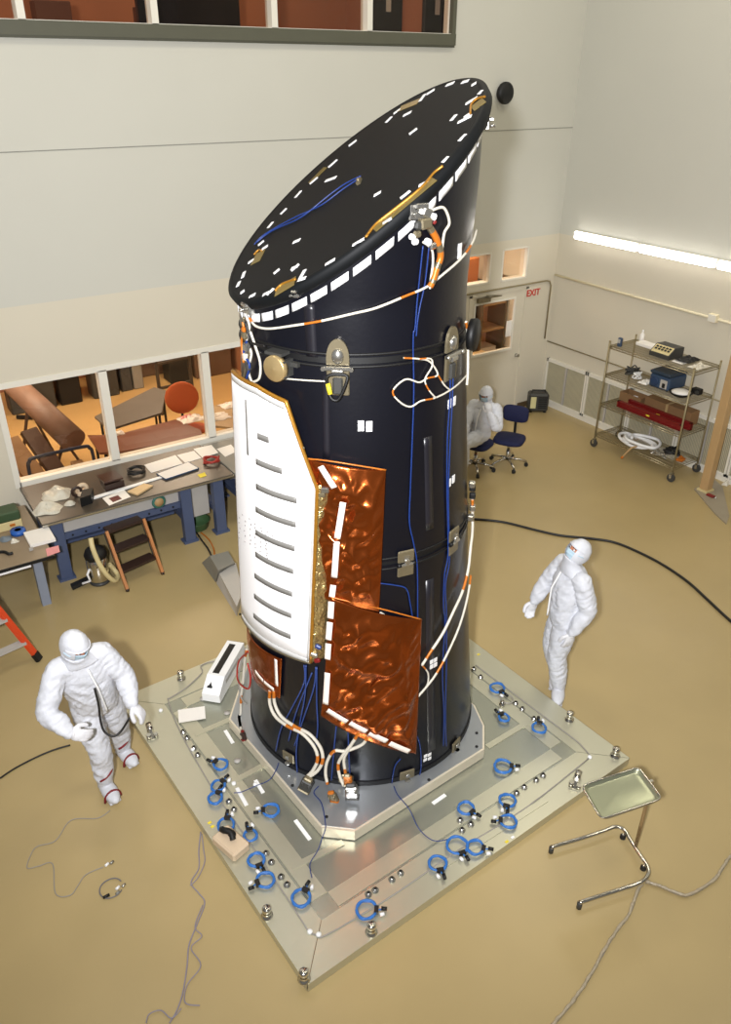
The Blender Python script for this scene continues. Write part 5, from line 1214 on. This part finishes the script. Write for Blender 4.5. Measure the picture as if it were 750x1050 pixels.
def rbox(x0, x1, y0, y1, z0, h, m_, name, bev=.008): b = MB(); b.bb(x0, x1, y0, y1, z0, z0+h, 0, bev); return b
z4 = SH[3]+.0085; z3 = SH[2]+.0085; z2 = SH[1]+.0085; z1 = SH[0]+.0085
def thingat(name, lab, cat, loc): return thing(name, lab, cat, loc)
# top shelf
t = thing('hand_meter', 'small blue grey handheld meter standing on the left end of top shelf', 'meter', (9.99, 7.84, z4)); b = MB(); b.bb(9.97, 10.02, 7.80, 7.87, z4, z4+.14, 0, .01); b.build('casing', bluebox, t); MB().bb(9.966, 9.97, 7.812, 7.858, z4+.06, z4+.12).build('screen', panel_grey, t)
b = MB(); b.bb(10.28, 10.46, 7.34, 7.76, z4, z4+.05, 0, .006); t = tag(b.build('white_carton', paper_m), 'long white carton lying on the top shelf', 'carton')
t = thing('cleaner_bottle', 'white upright bottle behind the long white carton on top shelf', 'bottle', (10.48, 7.80, z4)); b = MB(); b.lathe([(.035, 0), (.038, .01), (.038, .12), (.015, .15), (.015, .17)], (10.48, 7.81, z4), 16); b.build('body', paper_m, t); MB().lathe([(.017, .17), (.017, .19), (0, .192)], (10.48, 7.81, z4), 12).build('cap', tape_w, t)
t = thing('label_printer', 'grey desktop instrument with sloped button panel on the top shelf', 'instrument', (10.25, 7.15, z4))
b = MB(); F = Matrix.Translation((10.06, 6.98, z4)); vs = [(0, 0, 0), (.34, 0, 0), (.34, 0, .15), (.14, 0, .16), (0, 0, .06)]
b.add([V(v)+V((10.06, 6.97, z4)) for v in vs]+[V(v)+V((10.06, 7.32, z4)) for v in vs], [[0, 1, 2, 3, 4], [9, 8, 7, 6, 5]]+[[i, 5+i, 5+(i+1) % 5, (i+1) % 5] for i in range(5)]); b.build('casing', dgrey_m, t)
sl = V((.14, 0, .10)).normalized(); nn = V((-.10, 0, .14)).normalized(); Rk = Matrix((V((0, 1, 0)), sl, nn)).transposed()
MB().box(V((10.13, 7.145, z4+.112)), (.32, .15, .004), Rk).build('fascia', cream_m, t)
for r_ in range(2):
    for k in range(5): MB().box(V((10.12+.022*r_*1.6, 7.03+k*.057, z4+.108+.016*r_*1.6))+nn*.006, (.035, .028, .008), Rk).build('button', black_m, t)
MB().bb(10.08, 10.30, 6.74, 6.92, z4, z4+.012).build('x', paper_m); o = bpy.data.objects['x']; o.name = 'paper_stack'; tag(o, 'white papers on the top shelf between instrument and black cloth', 'paper')
def cloth(x0, x1, y0, y1, z, h, m_, name, lab, cat, sd):
    b = MB()
    def P(u, v, o): 
        e = min(u, 1-u, v, 1-v)*4; e = min(1, e); q = V((u*3, v*3, sd)); w_ = 1+.18*noise.noise(V((u*4, v*4, sd+4)))
        return V((x0+(x1-x0)*(.5+(u-.5)*w_), y0+(y1-y0)*(.5+(v-.5)*w_), z+.004+h*e*(.5+.9*abs(noise.noise(q*1.4)))+o))
    b.slab(lambda u, v: P(u, v, 0), lambda u, v: P(u, v, -.003), 24, 30); return tag(b.build(name, m_), lab, cat)
cloth(10.12, 10.42, 6.66, 6.90, z4+.03, .05, black_m, 'black_cloth', 'crumpled black cloth on the right end of the top shelf', 'cloth', 1)
cloth(10.06, 10.38, 6.45, 6.64, z4, .04, bag_m, 'plastic_bag', 'clear plastic bag at the right end of the top shelf', 'bag', 3)
# second shelf
def tangle(c, ext, n, r, m_, name, lab, cat, sd):
    rnd = random.Random(sd); pts = []
    for i in range(n): a = i*2.1+rnd.random(); pts.append(V(c)+V((ext[0]*math.cos(a)*rnd.uniform(.4, 1), ext[1]*math.sin(a)*rnd.uniform(.4, 1), r+.002+ext[2]*rnd.random())))
    return tag(MB().tube([V((p.x, p.y, max(p.z, c[2]+r))) for p in smooth(pts, 7)], r, 7).build(name, m_), lab, cat)
tangle((10.24, 7.70, z3), (.15, .12, .11), 26, .010, dgrey_m, 'cable_bundle', 'tangled grey and black cables on the second shelf', 'cables', 3)
tangle((10.12, 7.50, z3), (.12, .06, .10), 12, .008, tape_w, 'cable_bundle', 'white cables beside the dark tangle on the second shelf', 'cables', 5)
cloth(10.02, 10.24, 7.25, 7.41, z3, .05, paper_m, 'white_cloth', 'white folded cloth left of the blue machine on second shelf', 'cloth', 6)
t = thing('bench_centrifuge', 'blue grey bench centrifuge with round side vent on the second shelf', 'machine', (10.25, 7.0, z3))
b = MB(); b.bb(10.04, 10.46, 6.86, 7.22, z3+.01, z3+.21, 0, .02); b.build('body', bluebox, t); b = MB(); b.bb(10.02, 10.47, 6.85, 7.23, z3+.215, z3+.275, 0, .025); b.build('lid', mat('dark_blue_lid', (40, 54, 70), .35), t)
MB().lathe([(.0, 0), (.07, 0), (.07, .012), (.055, .014), (.0, .006)], (10.04, 7.12, z3+.11), 20, axis=(-1, 0, 0)).build('vent', mat('blue_vent', (34, 56, 90), .5), t); MB().bb(10.032, 10.04, 6.89, 7.01, z3+.04, z3+.17).build('control_panel', panel_grey, t); MB().bb(10.028, 10.032, 6.92, 6.97, z3+.05, z3+.12).build('display', black_m, t)
for (x, y) in ((10.08, 6.9), (10.42, 6.9), (10.08, 7.18), (10.42, 7.18)): MB().lathe([(.015, 0), (.015, .01)], (x, y, z3), 8).build('foot', black_m, t)
t = thing('dark_bowl', 'dark shallow bowl with white cloth in it on the second shelf', 'bowl', (10.12, 6.68, z3)); b = MB(); b.lathe([(.10, 0), (.15, .03), (.17, .06), (.16, .06), (.14, .035), (0, .02)], (10.11, 6.68, z3), 24); b.build('bowl', black_m, t)
b = MB(); b.lathe([(.13, .035), (.14, .06), (.09, .085), (0, .09)], (10.11, 6.68, z3), 20); b.build('cloth', paper_m, t)
t = thing('camera_body', 'black camera like gadget at the right rear of the second shelf', 'gadget', (10.36, 6.6, z3)); b = MB(); b.bb(10.32, 10.42, 6.52, 6.66, z3, z3+.09, 0, .01); b.build('body', black_m, t); MB().cyl((10.32, 6.55, z3+.045), (10.30, 6.55, z3+.045), .03).build('lens', dgrey_m, t)
# third shelf
t = thing('cardboard_box', 'long brown cardboard box behind the red levels on third shelf', 'box', (10.35, 7.2, z2)); b = MB(); b.bb(10.28, 10.50, 6.55, 7.40, z2, z2+.22, 0, .004); b.build('carton', box_m, t); MB().bb(10.275, 10.505, 6.96, 7.0, z2+.0, z2+.223).build('packing_tape', mat('packing_tape', (176, 150, 106), .3), t)
t = thing('cardboard_box', 'small open brown box at the left end of third shelf', 'box', (10.3, 7.65, z2)); b = MB(); b.bb(10.26, 10.48, 7.46, 7.50, z2, z2+.16); b.bb(10.26, 10.48, 7.86, 7.88, z2, z2+.16); b.bb(10.26, 10.28, 7.50, 7.86, z2, z2+.16); b.bb(10.46, 10.48, 7.50, 7.86, z2, z2+.16); b.bb(10.26, 10.48, 7.46, 7.88, z2, z2+.01); b.build('carton', box_m, t)
MB().lathe([(.06, .0), (.06, .10), (.055, .10), (.055, .01), (0, .01)], (10.36, 7.66, z2+.012), 18).build('x', tape_w, t).name = 'tape_ring'
def level(x0, x1, y0, y1, z, h, lab):
    t = thing('spirit_level', lab, 'level', ((x0+x1)/2, (y0+y1)/2, z)); xm = (x0+x1)/2; b = MB(); b.bb(x0, x1, y0, y1, z, z+.012); b.bb(x0, x1, y0, y1, z+h-.012, z+h); b.bb(xm-.006, xm+.006, y0, y1, z+.012, z+h-.012); b.bb(x0, x1, y0, y0+.03, z, z+h); b.bb(x0, x1, y1-.03, y1, z, z+h); b.build('beam', red_m, t)
    b = MB(); b.cyl((x0-.001, (y0+y1)/2-.03, z+h/2), (x0-.001, (y0+y1)/2+.03, z+h/2), .012); b.build('vial', yellow_m, t)
level(10.02, 10.08, 6.50, 7.72, z2, .10, 'long red spirit level at the front of the third shelf'); level(10.16, 10.22, 6.44, 7.62, z2, .12, 'long red spirit level just behind the front red level')
# bottom shelf
rnd = random.Random(4); pts = []
for i in range(30): a = i*.72; pts.append(V((10.12+.17*math.cos(a)*(1+.25*math.sin(i*1.3)), 7.42-.012*i+.27*math.sin(a)*(1+.2*math.cos(i*.9)), z1+.028+.10*(i/30)+.015*math.sin(i))))
tag(MB().tube(smooth(pts, 6), .024, 9).build('white_hose', tape_w), 'loose coils of thick white hose on the bottom shelf', 'hose')
t = thing('hose_nozzle', 'tan hose end hanging over the front of the bottom shelf', 'hose end', (9.92, 7.2, z1)); MB().tube(smooth([(10.0, 7.16, z1+.04), (9.90, 7.19, z1+.04), (9.85, 7.24, z1-.05), (9.83, 7.28, z1-.13)], 5), .016, 8).build('hose', tan_m, t); MB().cyl((9.83, 7.28, z1-.13), (9.82, 7.30, z1-.17), .020).build('fitting', orange_c, t)
tangle((10.30, 6.74, z1), (.14, .16, .08), 28, .012, black_c, 'cable_bundle', 'black cables heaped at the right of the bottom shelf', 'cables', 8)
tangle((10.04, 6.78, z1), (.09, .17, .07), 16, .009, steel_m, 'cable_bundle', 'silver cables in front of the black heap on bottom shelf', 'cables', 9)
tangle((10.2, 6.50, z1), (.12, .06, .06), 12, .010, orange_c, 'cable_bundle', 'orange cables at the right end of the bottom shelf', 'cables', 11)
# post with base plate
ps = thing('support_post', 'tan square post on a grey base plate at the right picture edge', 'post', (10.1, 5.93, 0))
bq = [at(*p, 0) for p in ((712, 502), (732, 492), (741, 500), (748, 530), (745, 538), (733, 527))]
n = len(bq); b = MB(); b.add(bq+[v+V((0, 0, .02)) for v in bq], [list(range(n)), [n+i for i in range(n)][::-1]]+[[i, n+i, n+(i+1) % n, (i+1) % n] for i in range(n)]); b.build('base_plate', mat('grey_base_plate', (150, 140, 122), .45), ps)
b = MB(); b.bb(10.02, 10.16, 5.86, 5.99, .02, 3.2, 0, .008); b.build('column', tan_m, ps); b = MB(); b.bb(10.0, 10.18, 5.84, 6.01, .02, .05); b.build('collar', cream_m, ps)
t = thing('red_clip', 'small red clip lying on the base plate beside the tan post', 'clip', (9.98, 5.78, .02)); b = MB(); b.bb(9.95, 10.02, 5.70, 5.82, .021, .045, 0, .006); b.build('body', red_m, t); MB().cyl((9.985, 5.70, .034), (9.985, 5.66, .034), .008).build('pin', steel_m, t)
heap((744, 497), 0.0, .06, .06, bag_m, 'plastic_bag', 'small clear plastic bag on the floor beside the post base plate', 'bag', 21)


# ================================================================== BEYOND THE GLASS
rr_ = thing('wrapped_roll', 'long grey brown wrapped roll slanting across the left window', 'roll', (2.2, 12.5, 0))
pa, pb_ = at(76, 452, .75), at(14, 394, 1.30)
MB().tube([pa, pa.lerp(pb_, .5), pb_], [.19, .18, .17], 20).build('roll', mat('roll_wrap', (120, 92, 76), .6, 0, .35, 5), rr_)
for t_ in (.2, .8):
    p = pa.lerp(pb_, t_)
    b = MB(); b.beam(V((p.x-.28, p.y, .02)), V((p.x, p.y, p.z-.17)), .04, .04); b.beam(V((p.x+.28, p.y, .02)), V((p.x, p.y, p.z-.17)), .04, .04); b.beam(V((p.x-.3, p.y, .03)), V((p.x+.3, p.y, .03)), .05, .05); b.build('stand', mat('stand_brown', (86, 66, 52), .5), rr_)
ct = thing('rail_cart', 'dark blue tubular rail cart in the left window', 'cart', (1.8, 10.7, 0))
for i, (x0, x1) in enumerate(((1.55, 2.42),)):
    y = 10.55
    b = MB(); b.tube(smooth([(x0, y, .12), (x0, y, .75), (x0+.03, y, .86), (x0+.12, y, .90), (x1-.12, y, .90), (x1-.03, y, .86), (x1, y, .75), (x1, y, .12)], 5), .025, 8); b.build('end_rail', mat('navy_steel', (36, 44, 66), .4), ct)
    MB().cyl((x0, y, .60), (x1, y, .60), .02).build('cross_rail', _mats['navy_steel'], ct); MB().bb(x0, x1, y, y+.55, .10, .15).build('deck', _mats['navy_steel'], ct)
    for x in (x0+.06, x1-.06):
        for yy in (y+.06, y+.48): MB().tube([(x-.02, yy, .05), (x+.02, yy, .05)], .05, 12).build('wheel', black_m, ct)
for k, (x0, w_, h, m_, lab) in enumerate(((1.60, .30, .62, box_m, 'pale brown board leaning on the blue rail cart'), (1.93, .24, .70, mat('dark_board', (70, 48, 36), .6), 'dark brown board leaning on the blue rail cart'))):
    b = MB(); b.beam((x0+w_/2, 10.70, .22), (x0+w_/2-.25, 11.5, .22+h), w_, .08); tag(b.build('board', m_), lab, 'board')
t = tag(MB().bb(2.20, 2.36, 10.62, 11.05, .152, .5, 0, .005).build('cardboard_box', box_m), 'brown cardboard box on the blue rail cart', 'box')
cloth(1.1, 1.5, 10.3, 10.9, .05, .55, mat('brown_sack', (110, 80, 58), .7), 'brown_sack', 'brown sack in the lower left of the left window', 'sack', 9)
def tbl(name, lab, poly, z, m_, legm):
    t = thing(name, lab, 'table', (sum(p.x for p in poly)/4, sum(p.y for p in poly)/4, 0)); n = len(poly); b = MB(); b.prism([(p.x, p.y) for p in poly], z-.035, z); b.build('top', m_, t); c = sum(poly, V())/n
    for p in poly: q_ = p.lerp(c, .12); MB().cyl((q_.x, q_.y, 0), (q_.x, q_.y, z-.035), .02).build('leg', legm, t)
    return t
P_ = lambda pts, z: [at(*p, z) for p in pts]
tbl('desk', 'dark grey angled desk beyond the middle window pane', P_(((97, 427), (158, 397), (170, 400), (166, 423), (112, 440)), .76), .76, mat('dark_grey_desk', (92, 86, 78), .5), black_m)
tbl('desk', 'dark reddish brown table beyond the middle window pane', P_(((90, 446), (118, 446), (180, 430), (206, 441), (208, 448), (122, 463), (102, 464)), .70), .70, dwood_m, black_m)
tbl('desk', 'table strewn with papers beyond the right window pane', P_(((214, 418), (245, 409), (262, 420), (255, 440), (216, 436)), .74), .74, mat('pale_desk', (176, 150, 110), .5), black_m)
oc = thing('office_chair', 'orange backed office chair at the brown table beyond the window', 'chair', at(187, 425)); c = at(187, 412, .85); c.z = 0
b = MB(); b.sph((c.x, c.y, .92), (.27, .07, .27), 18, Matrix.Rotation(-.25, 3, 'Z')); b.build('backrest', chair_or, oc); b = MB(); b.sph((c.x+.03, c.y-.26, .47), (.26, .25, .05), 16); b.build('seat', chair_or, oc); b = MB(); b.cyl((c.x, c.y-.2, .08), (c.x, c.y-.2, .44), .03); b.tube([(c.x, c.y-.1, .45), (c.x, c.y+.06, .5), (c.x, c.y+.06, .8)], .02); b.build('column', black_m, oc)
for k in range(5): a = 2*PI*k/5; b = MB(); b.tube([(c.x, c.y-.2, .1), (c.x+.28*math.cos(a), c.y-.2+.28*math.sin(a), .05)], .02); b.sph((c.x+.28*math.cos(a), c.y-.2+.28*math.sin(a), .031), .03, 10); b.build('base_arm', black_m, oc)
for (x, y, s_, m_, lab) in ((192, 429, .24, pink_m, 'pink papers on the brown table'), (196, 430, .36, paper_m, 'pale papers heaped on the brown table'), (122, 445, .16, paper_m, 'small white paper at the left of the brown table'), (222, 428, .40, paper_m, 'white papers spread at the left of the right hand desk'), (236, 416, .30, paper_m, 'white papers at the back of the right hand desk')):
    c = at(x, y, .70 if x < 200 else .74); cloth(c.x-s_/2, c.x+s_/2, c.y-s_/2.6, c.y+s_/2.6, .702 if 100 < x < 200 else .742, .05, m_, 'paper_pile', lab, 'papers', x*.1)
sf = thing('open_shelf', 'dark metal ladder frame shelf beyond the middle window', 'shelf', (4.5, 12.9, 0)); q0, q1 = at(168, 432, .0), at(200, 424, .0)
b = MB()
pA, pB = at(164, 404, .4), at(197, 396, .4)
for p in (pA, pB): MB().beam(V((p.x, p.y, 0)), V((p.x, p.y, 1.9)), .05, .05, up=(0, 1, 0)).build('upright', mat('dark_frame', (64, 56, 48), .5), sf)
for z in (.5, .95, 1.4, 1.85): MB().beam(V((pA.x, pA.y, z)), V((pB.x, pB.y, z)), .05, .04).build('rung', _mats['dark_frame'], sf)
def cab(x, y, w_, d_, h, m_, lab, z=0): 
    y = min(y, 15.05-d_/2) if w_ < 2 else y; x = min(x, 6.45-w_/2)
    t = thing('storage_bin', lab, 'bin', (x, y, z)); b = MB(); b.bb(x-w_/2, x+w_/2, y-d_/2, y+d_/2, z, z+h, 0, .02); b.build('body', m_, t); MB().bb(x-w_/2-.01, x+w_/2+.01, y-d_/2-.01, y+d_/2+.01, z+h-.05, z+h+.01).build('rim', black_m, t)
p = at(66, 405); cab(p.x, p.y, .40, .4, .75, black_m, 'tall black bin beyond the left window pane')
p = at(80, 396); cab(p.x+.3, p.y+.6, .5, .4, .6, dgrey_m, 'wide dark cabinet at the far wall seen through left pane')
p = at(36, 405); cab(p.x-.2, p.y+1.2, .8, .4, .7, dgrey_m, 'dark low cabinet far left beyond the left pane')
p = at(120, 391); cab(p.x, p.y+.2, .22, .3, .6, dgrey_m, 'grey drum beyond the middle pane, left one'); p = at(129, 389); cab(p.x+.05, p.y+.2, .20, .3, .6, mgrey_m, 'pale grey drum beyond the middle pane, right one')
p = at(172, 382); cab(p.x, p.y, .42, .4, .65, black_m, 'black bin beside the ladder frame beyond the window')
p = at(228, 372); cab(p.x, p.y+.2, .8, .4, .75, mat('brown_cabinet', (96, 72, 54), .6), 'brown low cabinet beyond the right window pane')
p = at(146, 378); cab(p.x, 15.6, 2.2, .5, .8, _mats['brown_cabinet'], 'long brown cabinet along the far wall beyond middle pane')
b = MB(); p = at(40, 436); b.tube([(p.x-.25, p.y+.5, .04), (p.x+.4, p.y, .04)], .04, 8); b.tube([(p.x, p.y+.1, .04), (p.x+.25, p.y+.55, .04)], .04, 8); tag(b.build('chair_base', black_m), 'dark chair base on the floor beyond the left pane', 'chair base')
# gallery behind the upper window
for (x0, x1, z0, z1, m_, lab, nm) in ((3.95, 5.3, 5.6, 6.75, mat('near_black_panel', (22, 22, 30), .3), 'near black screen panel behind the upper window', 'screen'),):
    tag(MB().bb(x0, x1, 10.9, 11.0, z0, z1, 0, .01).build(nm, m_), lab, 'screen')
for (px, py, w_, lab) in ((396, 14, .52, 'black monitor with pale tag behind the upper window, left one'), (446, 17, .42, 'black monitor with pale tag behind upper window, right one')):
    c = atY(px, py, 10.7); t = thing('monitor', lab, 'monitor', (c.x, 10.7, 5.6)); b = MB(); b.bb(c.x-w_/2, c.x+w_/2, 10.66, 10.74, c.z-.22, c.z+.28, 0, .01); b.build('screen_body', black_m, t); MB().bb(c.x-.03, c.x+.05, 10.65, 10.66, c.z+.02, c.z+.22).build('tag', panel_grey, t); MB().bb(c.x-.04, c.x+.04, 10.68, 10.72, 5.6, c.z-.22).build('stand', black_m, t); MB().bb(c.x-.15, c.x+.15, 10.6, 10.8, 5.6, 5.63).build('foot', black_m, t)
for gi, (px, py, w_, h, lab) in enumerate(((52, 8, .42, .14, 'dark chair back behind upper window left bay'), (158, 14, .30, .16, 'dark chair frame behind upper window second bay'), (185, 8, .5, .3, 'brown carton behind upper window second bay'))):
    c = atY(px, py, 11.2); tag(MB().bb(c.x-w_/2, c.x+w_/2, 11.1+gi*.25, 11.3+gi*.25, 5.6, c.z+h/2, 0, .01).build('gallery_furniture', mat('gallery_brown', (96, 60, 44), .6)), lab, 'furniture')
# vestibule behind the door window
t = thing('wooden_cabinet', 'tall orange wooden cabinet seen through the door window', 'cabinet', (9.6, 11.6, 0)); MB().bb(9.3, 10.05, 11.3, 11.8, 0, 2.5, 0, .01).build('carcass', mat('orange_wood', (186, 112, 62), .5, 0, .12, 5), t); MB().bb(9.66, 9.68, 11.29, 11.3, .05, 2.45).build('door_gap', brown_m, t)
t = thing('rack_shelf', 'shelf with dark boxes seen at the right of the door window', 'shelf', (10.5, 11.4, 0))
for z in (.45, 1.1, 1.6): MB().bb(10.12, 10.75, 11.2, 11.7, z, z+.03).build('shelf_board', tan_m, t)
for x in (10.12, 10.72): MB().bb(x, x+.03, 11.2, 11.7, 0, 2.1).build('upright', bronze_m, t)
for x, z, w_, h, m_, lab in ((10.25, 1.632, .16, .25, brown_m, 'dark brown box on the upper shelf beyond the door'), (10.5, 1.632, .2, .2, box_m, 'tan box on the upper shelf beyond the door'), (10.4, .482, .4, .28, paper_m, 'white box on the lower shelf beyond the door')):
    tag(MB().bb(x-w_/2, x+w_/2, 11.25, 11.6, z, z+h, 0, .006).build('storage_box', m_), lab, 'box')
c = V((10.05, 10.6)); tag(MB().bb(9.85, 10.05, 10.5, 10.53, 1.25, 1.55, 0, .004).build('x', paper_m), 'x', 'x'); o = bpy.data.objects['x']; bpy.data.objects.remove(o)
tag(MB().bb(9.60, 9.72, YB+.022, YB+.028, 1.42, 1.70).build('notice_sheet', paper_m), 'white notice sheet on the door window glass', 'notice')
t = tag(MB().bb(9.45, 10.1, 10.7, 11.1, 0, .8, 0, .01).build('counter_unit', mat('cream_counter', (210, 180, 130), .5)), 'cream counter below the door window', 'counter')
